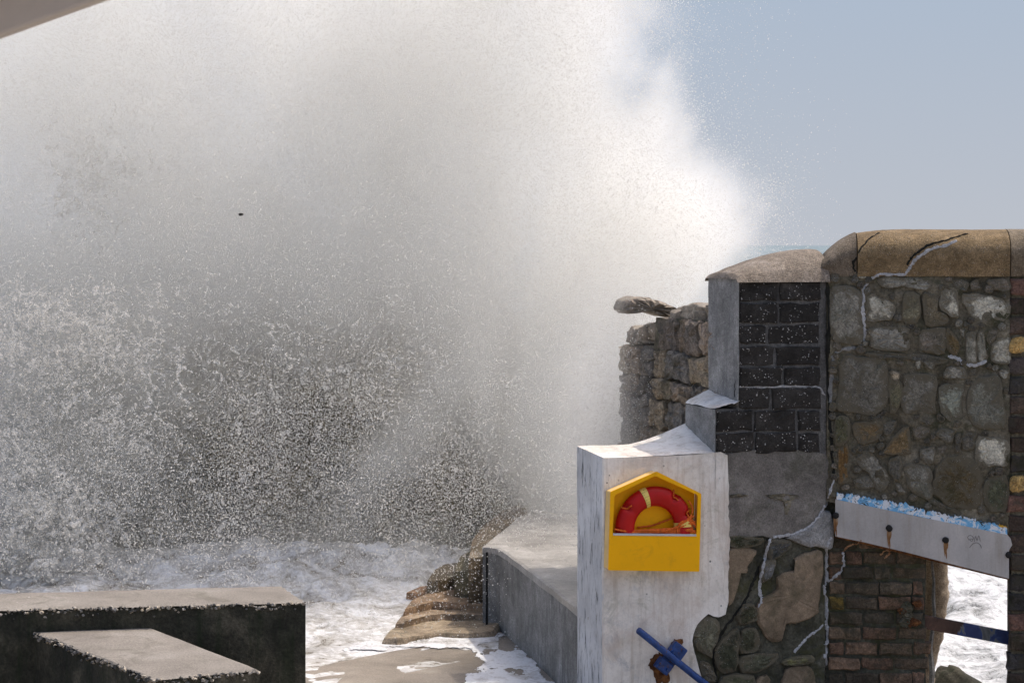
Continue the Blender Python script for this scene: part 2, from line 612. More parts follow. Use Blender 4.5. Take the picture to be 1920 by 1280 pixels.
def m_bluemetal():
    t = T('chipped_blue_paint', .45, .4)
    a = t.noise(10, 6, .7, .4)
    c = t.ramp(a, [(.3, (.006, .022, .08)), (.55, (.014, .055, .21)), (.75, (.035, .1, .3))])
    k = t.noise(16, 5, .7, .5)
    c = t.mix(t.ramp(k, [(.57, 0), (.62, 1)]), c, (.1, .05, .03))
    t.col(c).bump(t.math('ADD', a, k), .008, .7)
    return t.m


def m_stain():
    """white paint streaked by rust, used on the rust-run plates only"""
    t = T('rust_run', .8, .2)
    a = t.noise(9, 6, .7, .3, t.vec(2, 2, .5))
    t.col(t.ramp(t.noise(22, 5, .75, .3, t.vec(2, 2, .4)), [(.3, (.12, .05, .02)), (.5, (.25, .13, .055)), (.7, (.42, .34, .25))]))
    return t.m


def m_foam(name, lo=.42, hi=.6, water=(.16, .15, .12), scale=2.2, white=.85):
    t = T(name, .45, .4)
    a = t.noise(scale, 8, .68, 1.1)
    b = t.noise(scale * 6, 6, .7, .9, t.vec(1, 1, 1, (5, 2, 0)))
    s = t.math('ADD', t.math('MULTIPLY', a, .62), t.math('MULTIPLY', b, .38))
    fm = t.ramp(s, [(lo, 0), (hi, 1)])
    c = t.mix(fm, water, (white, white, white * 1.005))
    t.col(c)
    t.rough(t.ramp(fm, [(0, .18), (.6, .75)]))
    t.bump(s, .12, .7)
    return t.m


def m_sea():
    t = T('sea_water', .12, .5)
    d = t.nd('ShaderNodeSeparateXYZ', {0: t.pos}).outputs[1]
    a = t.noise(1.0, 8, .68, 1.0, t.vec(.9, .9, 1))
    b = t.noise(1.0, 7, .72, .8, t.vec(6, 6, 6, (5, 2, 0)))
    s = t.math('ADD', t.math('MULTIPLY', a, .58), t.math('MULTIPLY', b, .42))
    near = t.ramp(t.math('DIVIDE', d, 140.0), [(.25, 0), (1.0, 1)])        # broken surf inshore, open water beyond
    fm = t.mix(near, t.ramp(s, [(.38, 0), (.55, 1)]), t.ramp(t.noise(1, 7, .7, .5, t.vec(.03, .012, 1)), [(.57, 0), (.64, .55)]))
    c = t.mix(fm, t.mix(near, (.17, .17, .15), (.12, .17, .165)), (.84, .845, .85))
    t.col(c)
    t.rough(t.mix(fm, t.mix(near, (.15,) * 3, (.35,) * 3), (.7,) * 3))
    t.bump(t.mix(near, s, t.noise(1, 6, .7, .5, t.vec(.25, .1, 1))), .25, .8)
    return t.m


def m_wave():
    t = T('wave_water', .5, .3)
    a = t.noise(.8, 8, .7, 1.2, t.vec(1, 1, .8))
    b = t.noise(5, 7, .75, .9)
    s = t.math('ADD', t.math('MULTIPLY', a, .62), t.math('MULTIPLY', b, .38))
    c = t.ramp(s, [(.36, (.06, .053, .032)), (.48, (.125, .105, .058)), (.58, (.23, .2, .13)), (.72, (.45, .43, .36))])
    t.col(c).bump(s, .2, .8)
    return t.m


def m_sand():
    t = T('wet_sandy_concrete', .5, .35)
    a = t.noise(1.2, 6, .6, .5)
    c = t.ramp(a, [(.3, (.2, .17, .135)), (.55, (.285, .245, .2)), (.75, (.36, .32, .265))])
    f = t.noise(48, 5, .8)
    c = t.mix(.75, c, t.ramp(f, [(.3, .5), (.5, 1), (.7, 1.4)]), 'MULTIPLY')
    g = t.noise(6, 6, .75, .6)
    c = t.mix(.5, c, t.ramp(g, [(.3, .65), (.5, 1), (.7, 1.2)]), 'MULTIPLY')
    t.col(c).bump(f, .012, .8)
    t.rough(t.ramp(a, [(.35, .35), (.65, .75)]))
    return t.m


def m_drop():
    m = bpy.data.materials.new('water_droplet')
    m.use_nodes = True
    t = m.node_tree
    t.nodes.clear()
    o = t.nodes.new('ShaderNodeOutputMaterial')
    mx = t.nodes.new('ShaderNodeMixShader')
    df = t.nodes.new('ShaderNodeBsdfDiffuse')
    tr = t.nodes.new('ShaderNodeBsdfTranslucent')
    df.inputs[0].default_value = tr.inputs[0].default_value = (.77, .755, .72, 1)
    mx.inputs[0].default_value = .5
    t.links.new(df.outputs[0], mx.inputs[1])
    t.links.new(tr.outputs[0], mx.inputs[2])
    t.links.new(mx.outputs[0], o.inputs[0])
    return m


M.update(top=m_blocktop(), chips=m_chips(), white=m_white(), whiteside=m_white_side(), lintel=m_lintel(), peel=m_peel(), rust=m_rust(), bar=m_bar(),
         blue=m_bluemetal(), stain=m_stain(), sea=m_sea(), wave=m_wave(), sand=m_sand(), drop=m_drop(),
         swash=m_foam('swash_foam', .4, .58, (.3, .27, .22), 1.6), film=m_foam('thin_foam', .36, .5, (.45, .42, .38), 3),
         yellow=m_plain('yellow_plastic', (.92, .45, .003), .5, .05, 3, .001, .15, .3, (.45, .2, .02)),
         faded=m_plain('skylit_faded_plastic', (.78, .52, .2), .55, .12, 6, .001, .3),
         red=m_plain('red_plastic', (.42, .008, .007), .4, .12, 4, .001, .22),
         tape=m_plain('yellow_tape', (.8, .6, .14), .4, .15, 10, .001, .5),
         print=m_plain('dark_print', (.14, .12, .05), .6, .2),
         orange=m_plain('orange_rope', (.62, .13, .02), .8, .3, 40, .003, .2),
         grey=m_plain('grey_edge', (.5, .52, .55), .4, .1, 10),
         black=m_plain('dark_hole', (.012, .011, .01), .8, .3),
         roofsheet=m_plain('roof_sheet', (.42, .385, .355), .7, .12, 2.5, .003),
         board=m_plain('painted_board', (.55, .51, .475), .7, .12, 3, .004),
         scratch=m_plain('scratch', (.2, .19, .18), .8, .2),
         weed=m_plain('dark_weed', (.02, .018, .015), .6, .3))

# ------------------------------------------------------------------ the setting: sea, slipway, walkway
WALK_Z = 2.02
LA, LN = np.array((-2.14, 20.66)), np.array((-.742, .669))


def shore(x, y):
    return (x - LA[0]) * LN[0] + (y - LA[1]) * LN[1]


def tensor_sheet(name, xs, ys, zf, mat, kind, smooth=True):
    X, Y = np.meshgrid(xs, ys, indexing='ij')
    Z = zf(X, Y)
    V = np.stack([X, Y, Z], -1).reshape(-1, 3)
    i = np.arange(X.size).reshape(X.shape)
    Q = np.stack([i[:-1, :-1], i[1:, :-1], i[1:, 1:], i[:-1, 1:]], -1).reshape(-1, 4)
    o = mesh_obj(name, V, Q.tolist(), mat, smooth=smooth, origin=(0, 0, 0))
    o['kind'] = kind
    return o


def fb2(X, Y, sx, sy, N=NA, octv=5, off=0.0, gain=.55):
    p = np.stack([X.ravel() * sx, Y.ravel() * sy, np.full(X.size, off)], -1)
    return fbm(N, p, octv, gain).reshape(X.shape)


def sea_z(X, Y):
    near = np.clip(1 - (Y - 60) / 120, 0, 1)
    n = fb2(X, Y, .7, .7, octv=6, gain=.6) - .5
    far = (fb2(X, Y, .05, .05, NB, 3) - .5) * np.clip((Y - 60) / 200, 0, 1) * np.clip(1 - Y / 9000, 0, 1)
    return near * n * .7 + far * 1.6


tensor_sheet('sea', np.concatenate([-np.geomspace(20000, 15, 22), np.linspace(-13, 2, 30), np.linspace(2.1, 13, 200), np.geomspace(14, 20000, 24)]),
             np.concatenate([[14, 17, 20], np.linspace(21, 46, 260), np.geomspace(47, 30000, 90)]), sea_z, M['sea'], 'structure')


def slip_z(X, Y):
    z = 1.1 - .2 * np.clip(shore(X, Y), 0, 12)
    fr = (X - PA.o[0]) * PA.n[0] + (Y - PA.o[1]) * PA.n[1]          # behind the walls the ground stops
    lf = (X - PD.o[0]) * PD.n[0] + (Y - PD.o[1]) * PD.n[1]
    z = np.where((fr < -.6) & (lf < -.3), -3.5, z)
    return z + (fb2(X, Y, .8, .8) - .5) * .03


tensor_sheet('slipway', np.concatenate([np.linspace(-60, -9, 14), np.linspace(-8.6, 7, 120), np.linspace(8, 60, 14)]),
             np.concatenate([np.linspace(-60, 12, 20), np.linspace(12.5, 27, 120)]), slip_z, M['sand'], 'structure')


def swash_z(X, Y):
    d = shore(X, Y)
    z = 1.1 - .004 + (fb2(X, Y, 2.2, 2.2, octv=5) - .5) * (.045 + .1 * np.clip(d, 0, 4))
    mound = np.exp(-((Y - 26.2) / 1.0) ** 2) * .32 * np.clip(1.3 - np.abs(X + 2.2) / 3.2, .2, 1)
    z = z + mound * (.2 + 1.5 * fb2(X, Y, 2.6, 2.6, NB, 6, 0, .65)) + .03 * np.clip(d - 1, 0, 4)
    return np.where(d < -.9, .8, z)


o = tensor_sheet('swash', np.linspace(-9, -.15, 180), np.linspace(16.5, 28.5, 220), swash_z, M['swash'], 'structure')


def poly_in(poly, X, Y):
    ins = np.zeros(X.shape, bool)
    n = len(poly)
    for i in range(n):
        (x0, y0), (x1, y1) = poly[i][:2], poly[(i + 1) % n][:2]
        c = (y0 > Y) != (y1 > Y)
        ins ^= c & (X < (x1 - x0) * (Y - y0) / (y1 - y0 + 1e-12) + x0)
    return ins


# lacy foam running back over the slipway
fp = [atz(px, py, 1.1)[:2] for px, py in ((640, 1222), (700, 1203), (800, 1190), (930, 1180), (985, 1215), (1045, 1300), (1085, 1370), (900, 1370), (860, 1290), (868, 1268), (905, 1240), (893, 1219), (820, 1213), (740, 1216))]
xs, ys = np.arange(-2.4, .8, .011), np.arange(18.0, 22.9, .02)
X, Y = np.meshgrid(xs, ys, indexing='ij')
nz = fb2(X, Y, 3.2, 1.6, NB, 6, 2.0, .6)
soft = fb2(X, Y, 1.1, .7, NA, 3, 5.0)
keep = poly_in(fp, X + (fb2(X, Y, 5, 3, NA, 4) - .5) * .25, Y + (fb2(X, Y, 5, 3, NB, 4, 3) - .5) * .5) & (nz + (soft - .5) * .5 > .43)
idx = np.full(X.shape, -1)
Zf = np.maximum(slip_z(X, Y), swash_z(X, Y)) + .006 + np.clip(nz - .43, 0, 1) * .05
kc = keep[:-1, :-1]
used = np.zeros(X.shape, bool)
for a, b in ((0, 0), (1, 0), (1, 1), (0, 1)):
    used[a:X.shape[0] - 1 + a, b:X.shape[1] - 1 + b] |= kc
idx[used] = np.arange(used.sum())
Q = np.stack([idx[:-1, :-1][kc], idx[1:, :-1][kc], idx[1:, 1:][kc], idx[:-1, 1:][kc]], -1)
o = mesh_obj('foam', np.stack([X[used], Y[used], Zf[used]], -1), Q.tolist(), M['film'], smooth=True)
o['kind'] = 'stuff'
tag(o, 'lacy white foam draining over the shaded slipway beside the retaining wall', 'foam')

# the walkway and its retaining wall
edge = [atz(px, py, WALK_Z)[:2] for px, py in ((905, 1026), (924, 1027), (942, 1033), (980, 1060), (1040, 1106), (1092, 1147), (1108, 1158))]
edge = [np.array(p) for p in catmull(edge, 5)]
backl = [atz(px, py, WALK_Z)[:2] for px, py in ((1250, 962), (1090, 961), (1010, 963), (972, 968), (955, 985), (935, 1000), (915, 1017))]
inner = PA.pt(.35, 0, -.4)[:2]
ring = edge + [inner, PD.pt(-.1, 0, -.2)[:2]] + backl
ring = [np.array(p)[:2] for p in ring]
n = len(ring)
V = [(*p, WALK_Z) for p in ring] + [(*p, .2) for p in ring]
wk = mesh_obj('walkway', V, [tuple(range(n)), tuple(range(2 * n - 1, n - 1, -1))] + [(i, (i + 1) % n, n + (i + 1) % n, n + i) for i in range(n)], [M['walk'], M['wallface']])
for f in wk.data.polygons:
    f.material_index = 0 if f.normal.z > .5 else 1
wk['kind'] = 'structure'
ne = len(edge)
V, Fc = [], []
for i, p in enumerate(edge):
    t = edge[min(i + 1, ne - 1)] - edge[max(i - 1, 0)]
    t /= np.linalg.norm(t)
    nrm = np.array((-t[1], t[0]))
    w = .3 if i > 4 else .3 * i / 4
    for off, z in ((-.02, WALK_Z - .06), (-.02, WALK_Z + .004), (0.012, WALK_Z + .016), (w, WALK_Z + .014), (w + .012, WALK_Z + .004)):
        q = p + nrm * off + (rnd.uniform(-.006, .006) if off < .02 else 0)
        V.append((*q, z))
for i in range(ne - 1):
    for k in range(4):
        Fc.append((i * 5 + k, (i + 1) * 5 + k, (i + 1) * 5 + k + 1, i * 5 + k + 1))
mesh_obj('kerb_edge', V, Fc, M['walk'], wk, color=(1, 1, 1))
sv, sf = tube([atz(913, 1029, WALK_Z) + np.array((0, -.03, -.03)), atz(913, 1029, WALK_Z) + np.array((0, -.03, -1.4))], .014)
mesh_obj('seam', sv, sf, M['crack_and_shade'], wk)
cv = [atz(px, py, WALK_Z + .012) for px, py in ((1000, 1050), (1030, 1075), (1060, 1100), (1090, 1124))]
sv, sf = tube(cv, .008, flat=.4)
mesh_obj('seam', sv, sf, M['crack_and_shade'], wk)


def boulder(name, c, size, rot, seed, mat, flat=.6, lump=.28, parent=None):
    bm = bmesh.new()
    bmesh.ops.create_icosphere(bm, subdivisions=4, radius=1)
    P = np.array([v.co[:] for v in bm.verts])
    sq = np.sign(P) * np.abs(P) ** flat                    # squarish, bedded stone
    sq = sq * (1 + lump * (fbm(NA, P * 1.3 + seed * 3.7, 4) - .5)[:, None] * 2)
    lay = (fbm(NB, np.stack([P[:, 0] * .5, P[:, 1] * .5, P[:, 2] * 5 + seed], -1), 3) - .5)
    sq[:, :2] *= (1 + lay * .35)[:, None]
    ca, sa = math.cos(rot), math.sin(rot)
    W = sq * np.array(size) / 2
    W = np.stack([W[:, 0] * ca - W[:, 1] * sa, W[:, 0] * sa + W[:, 1] * ca, W[:, 2]], -1) + np.array(c)
    Fc = [[v.index for v in f.verts] for f in bm.faces]
    bm.free()
    return mesh_obj(name, W, Fc, mat, parent, smooth=True)


class Flat:
    """horizontal plane at height h; coordinates (x, y), d upwards"""

    def __init__(p, h):
        p.h = h

    def pt(p, s, z, d=0.0):
        return np.array((s, z, p.h + d))


ROCKG = 'rocks stepping down beside the retaining wall'
for i, (fpx, h, th, lab) in enumerate((
        ([(716, 1204), (730, 1188), (752, 1172), (790, 1158), (835, 1152), (890, 1154), (930, 1160), (944, 1172), (930, 1190), (880, 1194), (820, 1192), (780, 1198), (745, 1206)], 1.07, .09, 'lowest flat rock ledge beside the retaining wall, foam lapping its near edge'),
        ([(738, 1172), (752, 1152), (778, 1138), (815, 1132), (870, 1132), (930, 1140), (940, 1158), (890, 1156), (835, 1156), (790, 1160), (758, 1172)], 1.14, .09, 'brown rock ledge second from the bottom beside the retaining wall'),
        ([(750, 1148), (770, 1130), (800, 1116), (850, 1108), (915, 1112), (920, 1140), (870, 1138), (810, 1136), (775, 1146)], 1.21, .1, 'reddish brown rock ledge in the middle of the stepped rocks'),
        ([(760, 1116), (785, 1106), (820, 1102), (850, 1104), (848, 1113), (800, 1118)], 1.14, .11, 'small low rust-brown rock awash left of the stepped rocks'),
        ([(800, 1098), (812, 1080), (835, 1068), (870, 1062), (875, 1080), (850, 1092), (820, 1100)], 1.26, .18, 'pointed dark rock dusted with spray at the edge of the foam'),
        ([(852, 1092), (860, 1066), (885, 1052), (915, 1048), (918, 1080), (900, 1096)], 1.26, .36, 'tall mossy rock against the end of the retaining wall'),
        ([(880, 1056), (884, 1030), (905, 1004), (938, 976), (972, 958), (990, 968), (968, 990), (948, 1006), (926, 1026), (916, 1052)], 1.6, .3, 'long brown rock sloping along the seaward edge of the walkway'))):
    V, Fc = rough_plate([atz(px, py, h + th * .6)[:2] for px, py in fpx], Flat(h), th, 1.2, 1, .02, .1, seed=60 + i, bump=.016, steps=(1.0, 1.0, .985, .95, .66))
    o = mesh_obj('rock', V, Fc, M['rock'], smooth=False, color=((1.25, 1.2, 1.1), (1.15, 1.05, .95), (1.15, .95, .78), (1.0, .7, .5), (.55, .52, .44), (.5, .52, .4), (.6, .56, .48))[i])
    tag(o, lab, 'rock', ROCKG)

# ------------------------------------------------------------------ concrete blocks in front
def concrete_block(label, px4, zt, zb, seed):
    c = [atz(px, py, zt) for px, py in px4]                # back left, back right, front right, front left
    root = thing('concrete_block', (*np.mean(c, 0)[:2], zb), label, 'concrete block', 'weedy concrete blocks in front of the surf')
    r = random.Random(seed)
    # top as a sheet with a slightly broken outline
    def tf(u, v):
        p = (c[0] * (1 - u) + c[1] * u) * (1 - v) + (c[3] * (1 - u) + c[2] * u) * v
        e = 1 if (v > .99 or u < .01 or u > .99 or v < .01) else 0
        return p + np.array((r.uniform(-.012, .012) * e, r.uniform(-.012, .012) * e, .01 * (fb1(p[0] * 3, p[1] * 3, 1.) - .5) - .01 * e))
    V, Fc = grid_mesh(60, 14, tf)
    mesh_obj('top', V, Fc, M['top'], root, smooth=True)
    W = [q + np.array((0, 0, -.03)) for q in c] + [np.array((q[0], q[1], zb)) for q in c]
    m = Merge()
    sides = []
    for i in range(4):
        a, b = c[i], c[(i + 1) % 4]
        L = max(8, int(np.linalg.norm(b - a) / .08))
        k = len(m.v)
        gv = []
        for u in range(L + 1):
            for w in range(13):
                p = a + (b - a) * u / L
                z = zt - .02 - (zt - .02 - zb) * w / 12
                nrm = np.array(((b - a)[1], -(b - a)[0], 0))
                nrm /= np.linalg.norm(nrm)
                if np.dot(nrm, p - np.mean(c, 0)) < 0:
                    nrm = -nrm
                amp = .0 if u in (0, L) else .035
                gv.append(np.array((p[0], p[1], z)) + nrm * amp * (fb1(p[0] * 2.5, p[1] * 2.5, z * 3) - .6))
        m.add(gv, [(u * 13 + w, (u + 1) * 13 + w, (u + 1) * 13 + w + 1, u * 13 + w + 1) for u in range(L) for w in range(12)])
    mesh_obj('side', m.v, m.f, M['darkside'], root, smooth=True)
    # crumbled arris along the front (and the left) edge
    for a, b, wd in ((c[3], c[2], 1.0), (c[0], c[3], .8)):
        mm = Merge()
        L = np.linalg.norm(b - a)
        d = (b - a) / L
        nrm = np.array((d[1], -d[0], 0))
        if np.dot(nrm, a - np.mean(c, 0)) < 0:
            nrm = -nrm
        k = int(L / .015)
        for i in range(k):
            p = a + d * (i + r.random()) * L / k + nrm * r.uniform(-.012, .012) + np.array((0, 0, -.004 - abs(r.gauss(0, .026)) * wd))
            s = r.uniform(.008, .02)
            bm = bmesh.new()
            bmesh.ops.create_icosphere(bm, subdivisions=1, radius=s)
            vs = [np.array(v.co[:]) * np.array((r.uniform(.7, 1.4), r.uniform(.7, 1.3), r.uniform(.6, 1.1))) + p for v in bm.verts]
            mm.add(vs, [[v.index for v in f.verts] for f in bm.faces])
            bm.free()
        oo = mesh_obj('broken_edge', mm.v, mm.f, M['chips'], root)
        oo['kind'] = 'stuff'
    return root


concrete_block('long dark weed-stained concrete block with a pale worn top in front of the spray', ((-320, 1118), (526, 1096), (573, 1127), (-320, 1151)), 2.64, .9, 3)
concrete_block('shorter lower concrete block running toward the viewer from the long block', ((58, 1181), (263, 1168), (487, 1254), (288, 1272)), 2.46, .9, 4)

# ------------------------------------------------------------------ pier: white painted pillar, block column
ZB = .7                                                   # foundations
BODIES = []


def body(name, plane, pxy, d0, d1, mat, parent, down=None):
    poly = [plane.uv(px, py) for px, py in pxy]
    V, Fc = prism(poly, plane, d0, d1)
    o = mesh_obj(name, V, Fc, mat, parent)
    BODIES.append(o)
    return o


pier = thing('pillar', PA.pt(.6, ZB, -.4), 'white painted weathered pillar with a yellow lifebuoy box on its face', 'pillar')
WP = [(1132, 858), (1180, 857), (1240, 855), (1300, 852), (1352, 847), (1364, 853), (1367, 900), (1366, 950), (1368, 1010), (1366, 1080), (1367, 1120), (1360, 1150), (1346, 1157), (1328, 1150),
      (1314, 1160), (1302, 1180), (1297, 1200), (1301, 1222), (1309, 1245), (1316, 1275), (1322, 1300), (1322, 1500), (1132, 1500)]
s_l, _ = PA.uv(1132, 900)
s_r, _ = PA.uv(1366, 900)
zt0 = PA.uv(1132, 858)[1]
# painted front, slightly proud with a ragged right edge
poly = [PA.uv(*q) for q in WP]
poly = [np.array(p) for p in poly]
den = []
for i, p in enumerate(poly):
    q = poly[(i + 1) % len(poly)]
    k = max(1, int(np.linalg.norm(q - p) / .04)) if WP[i][0] > 1290 and WP[i][1] < 1490 and WP[i][1] > 855 else 1
    for j in range(k):
        w = p + (q - p) * j / k
        den.append(w + (np.array((rnd.uniform(-.008, .008), rnd.uniform(-.008, .008))) if k > 1 else 0))
V, Fc = prism(den, PA, -.05, .0)
o = mesh_obj('painted_front', V, Fc, M['white'], pier)
BODIES.append(o)
# left side
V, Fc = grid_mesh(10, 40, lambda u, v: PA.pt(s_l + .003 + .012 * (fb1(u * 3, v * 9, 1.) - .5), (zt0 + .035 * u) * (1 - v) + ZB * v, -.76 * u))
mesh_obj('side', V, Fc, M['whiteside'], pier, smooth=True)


# top, lifting into a mortar fillet towards the block column
def ptop(u, v):
    s = s_l + (s_r - s_l - .1) * u
    d = -.76 * v
    z = zt0 + .035 * v + .05 * u * (1 - v) * .3
    z += .20 * np.clip((u - .45) / .55, 0, 1) ** 1.3 * v ** 1.2
    e = 0 if (u in (0, 1) or v in (0, 1)) else 1
    z += .03 * (fb1(s * 7, d * 7, 2.) - .5) * (.3 + .7 * e)
    if v < .01:
        z -= .004
    return PA.pt(s + (.006 * (fb1(s * 20, d * 20, 4.) - .5)), z, d + (.01 * (fb1(s * 15, 0, 7.) - .4) if v < .01 else 0))


V, Fc = grid_mesh(40, 24, ptop)
o = mesh_obj('top', V, Fc, M['white'], pier, smooth=True)
V, Fc = prism([(s_l + .02, ZB), (s_r - .12, ZB), (s_r - .12, zt0 - .03), (s_l + .02, zt0 - .03)], PA, -.75, -.05)
mesh_obj('core', V, Fc, M['rubble'], pier)

colm = thing('column', PA.pt(1.5, ZB, -.4), 'dark block column with mossy broken render below, between the white pillar and the stone wall', 'column')
core = body('rubble_core', PA, ((1290, 852), (1551, 852), (1551, 1500), (1290, 1500)), -.75, -.052, M['rubble'], colm)
# lumpy front over the core
u0, z0 = PA.uv(1292, 1006)
u1, z1 = PA.uv(1551, 1420)


def lump(u, v):
    s = u0 + (u1 - u0) * u
    z = z0 + (z1 - z0) * v
    return PA.pt(s, z, -.055 + .075 * (fb1(s * 5, z * 5, 3.) - .5) + .03 * (fb1(s * 17, z * 17, 9.) - .5))


V, Fc = grid_mesh(70, 90, lump)
o = mesh_obj('mossy_face', V, Fc, M['rubble'], colm, smooth=True)
BODIES.append(o)
# flat concrete panel under the blocks
pan = [(1365, 851), (1549, 851), (1550, 925), (1546, 960), (1535, 985), (1500, 1001), (1452, 1009), (1430, 1004), (1400, 1007), (1366, 1003)]
V, Fc = prism([np.array(p) + np.array((0, 0)) for p in catmull([PA.uv(*q) for q in pan], 2, True)], PA, -.06, -.012)
o = mesh_obj('concrete_panel', V, Fc, M['panel'], colm)
BODIES.append(o)
# weedy dashes on the panel
for k, q in enumerate((((1368, 928), (1385, 925), (1405, 929), (1390, 932), (1372, 932)), ((1436, 928), (1470, 925), (1500, 929), (1488, 937), (1480, 960), (1472, 965), (1470, 940), (1448, 934)))):
    V, Fc = rough_plate([PA.uv(*p) for p in q], PA, .006, .02, 3, .004, base=-.012, seed=k)
    mesh_obj('moss_patch', V, Fc, M['mortar'], colm)
Z4 = lambda L: [(1290 + x / 4.265, 980 + y / 4.265) for x, y in L]
for k, (L, h, m, c) in enumerate((
        ([(330, 215), (535, 210), (540, 260), (490, 330), (470, 400), (400, 390), (370, 440), (405, 500), (370, 610), (330, 640)], .03, 'plaster', None),
        ([(870, 290), (950, 240), (1080, 225), (1090, 400), (1060, 660), (1050, 720), (930, 790), (760, 830), (750, 950), (660, 950), (570, 810), (560, 690), (600, 610), (720, 540), (720, 440), (800, 390), (930, 370)], .035, 'plaster', None),
        ([(780, 1180), (920, 1140), (990, 1160), (1030, 1280), (1020, 1450), (760, 1450)], .03, 'plaster', None),
        ([(560, 1260), (640, 1215), (660, 1280), (650, 1420), (540, 1420)], .03, 'plaster', None),
        ([(790, 110), (900, 70), (1000, 10), (1040, -60), (1120, -100), (1165, -40), (1165, 200), (1090, 210), (1030, 190), (960, 190), (830, 140)], .045, 'render', None))):
    V, Fc = rough_plate([PA.uv(*p) for p in Z4(L)], PA, h, .05, 3, .006, .1, base=-.035, seed=k, bump=.004)
    o = mesh_obj('render_patch', V, Fc, M[m], colm)
    BODIES.append(o)
for k, (L, c) in enumerate((
        ([(60, 830), (150, 740), (260, 800), (235, 960), (190, 1090), (80, 1010), (40, 930)], (.13, .125, .09)),
        ([(640, 140), (810, 130), (830, 190), (700, 300), (640, 280)], (.06, .06, .06)),
        ([(600, 310), (710, 290), (690, 420), (600, 480)], (.16, .16, .165)),
        ([(230, 1000), (400, 830), (420, 960), (390, 1180), (250, 1190), (210, 1050)], (.05, .05, .036)),
        ([(430, 860), (560, 840), (570, 1010), (420, 1040)], (.06, .06, .038)),
        ([(430, 1060), (730, 1040), (640, 1170), (440, 1200)], (.09, .09, .06)),
        ([(760, 1100), (1000, 1060), (1010, 1110), (800, 1150)], (.2, .19, .09)),
        ([(100, 1110), (200, 1150), (230, 1280), (120, 1260)], (.1, .09, .075)),
        ([(270, 1220), (540, 1215), (500, 1420), (270, 1420)], (.1, .1, .06)),
        ([(330, 110), (620, 120), (540, 190), (340, 195)], (.045, .047, .028)),
        ([(480, 640), (560, 680), (560, 780), (420, 820), (400, 740)], (.05, .05, .03)))):
    V, Fc = rough_plate([PA.uv(*p) for p in Z4(L)], PA, .05, .04, 3, .008, .3, base=-.045, seed=40 + k, bump=.012)
    o = mark_edges(mesh_obj('stone', V, Fc, M['stone'], colm, color=tuple(v * 1.15 for v in c)))
    BODIES.append(o)

# upper column: mortar core, rendered left side, dark blocks
body('mortar_core', PA, ((1387, 522), (1551, 522), (1551, 768), (1387, 768)), -.72, -.02, M['joint'], colm)
body('mortar_core', PA, ((1343, 767), (1551, 767), (1551, 852), (1343, 852)), -.721, -.021, M['joint'], colm)
sl = PA.uv(1386, 600)[0]
V, Fc = grid_mesh(12, 30, lambda u, v: PA.pt(sl - .006 + .01 * (fb1(u * 4, v * 9, 6.) - .5), PA.uv(1386, 521)[1] * (1 - v) + PA.uv(1386, 770)[1] * v, .004 - .735 * u))
mesh_obj('rendered_side', V, Fc, M['render'], colm, smooth=True)
sl2 = PA.uv(1342, 800)[0]
V, Fc = grid_mesh(12, 16, lambda u, v: PA.pt(sl2 - .006 + .01 * (fb1(u * 4, v * 9, 8.) - .5), PA.uv(1342, 768)[1] * (1 - v) + (PA.uv(1342, 856)[1] - .3) * v, .004 - .735 * u))
mesh_obj('rendered_side', V, Fc, M['render'], colm, smooth=True)
za, zb_ = PA.uv(1342, 767)[1], PA.uv(1386, 742)[1]
V, Fc = grid_mesh(14, 14, lambda u, v: PA.pt(sl2 - .01 + (sl - sl2 + .014) * u, za + .006 + (zb_ - za) * u ** .7 * (.5 + .5 * v) + .03 * (fb1(u * 5, v * 5, 2.) - .5), .004 - .735 * v))
mesh_obj('mortar_fillet', V, Fc, M['white'], colm, smooth=True)
rows = [526, 566, 607.5, 647, 686.5, 725, 768, 809.5, 850]
cols = [(1387, 1462, 1541), (1386, 1461, 1540), (1386, 1440, 1540), (1386, 1455, 1540), (1385, 1470, 1541), (1384, 1447, 1542), (1342, 1414, 1495, 1541), (1342, 1416, 1496, 1541)]
for i, cs in enumerate(cols):
    for a, b in zip(cs, cs[1:]):
        s0, z1_ = PA.uv(a + 2, rows[i] + 3)
        s1, z0_ = PA.uv(b - 3, rows[i + 1] - 3)
        V, Fc = block_verts(s0, s1, z0_, z1_, PA, -.1, .0 + rnd.uniform(-.012, .008), rnd, .009)
        t = rnd.uniform(.75, 1.2)
        o = mesh_obj('block', V, Fc, M['block'], colm, color=(t, t, t))
        BODIES.append(o)
# its low domed coping
c0, c1 = PA.uv(1383, 525)[0] - .02, PA.uv(1553, 525)[0]
cz = PA.uv(1460, 527)[1]


def dome(u, v):
    s = c0 + (c1 - c0) * u
    d = .045 - .80 * v
    H = .035 + .235 * (1 - (1 - u) ** 2.0)
    prof = max(0.0, 1 - abs(2 * v - 1) ** 2.6) ** .75
    edge_ = 0 if 0 < v < 1 else 1
    z = cz + .03 + H * prof + .014 * (fb1(s * 9, d * 9, 1.) - .5)
    if u == 0 or edge_:
        z = cz - .01 if edge_ else cz + .02
    return PA.pt(s, z, d)


V, Fc = grid_mesh(44, 30, dome)
o = mesh_obj('coping', V, Fc, M['coping'], colm, smooth=True, color=(.95, .95, 1.0))
BODIES.append(o)

# ------------------------------------------------------------------ the stone sea wall with its opening
wall = thing('stone_wall', PB.pt(.8, ZB, -.5), 'thick rubble stone sea wall with rounded coping, cracked and patched, opening under a steel plate', 'wall')
body('mortar_bed', PB, ((1549, 505), (1896, 505), (1896, 1012), (1549, 940)), -1.1, -.03, M['mortar'], wall)
u0, z0 = PB.uv(1550, 512)
u1, _ = PB.uv(1893, 512)


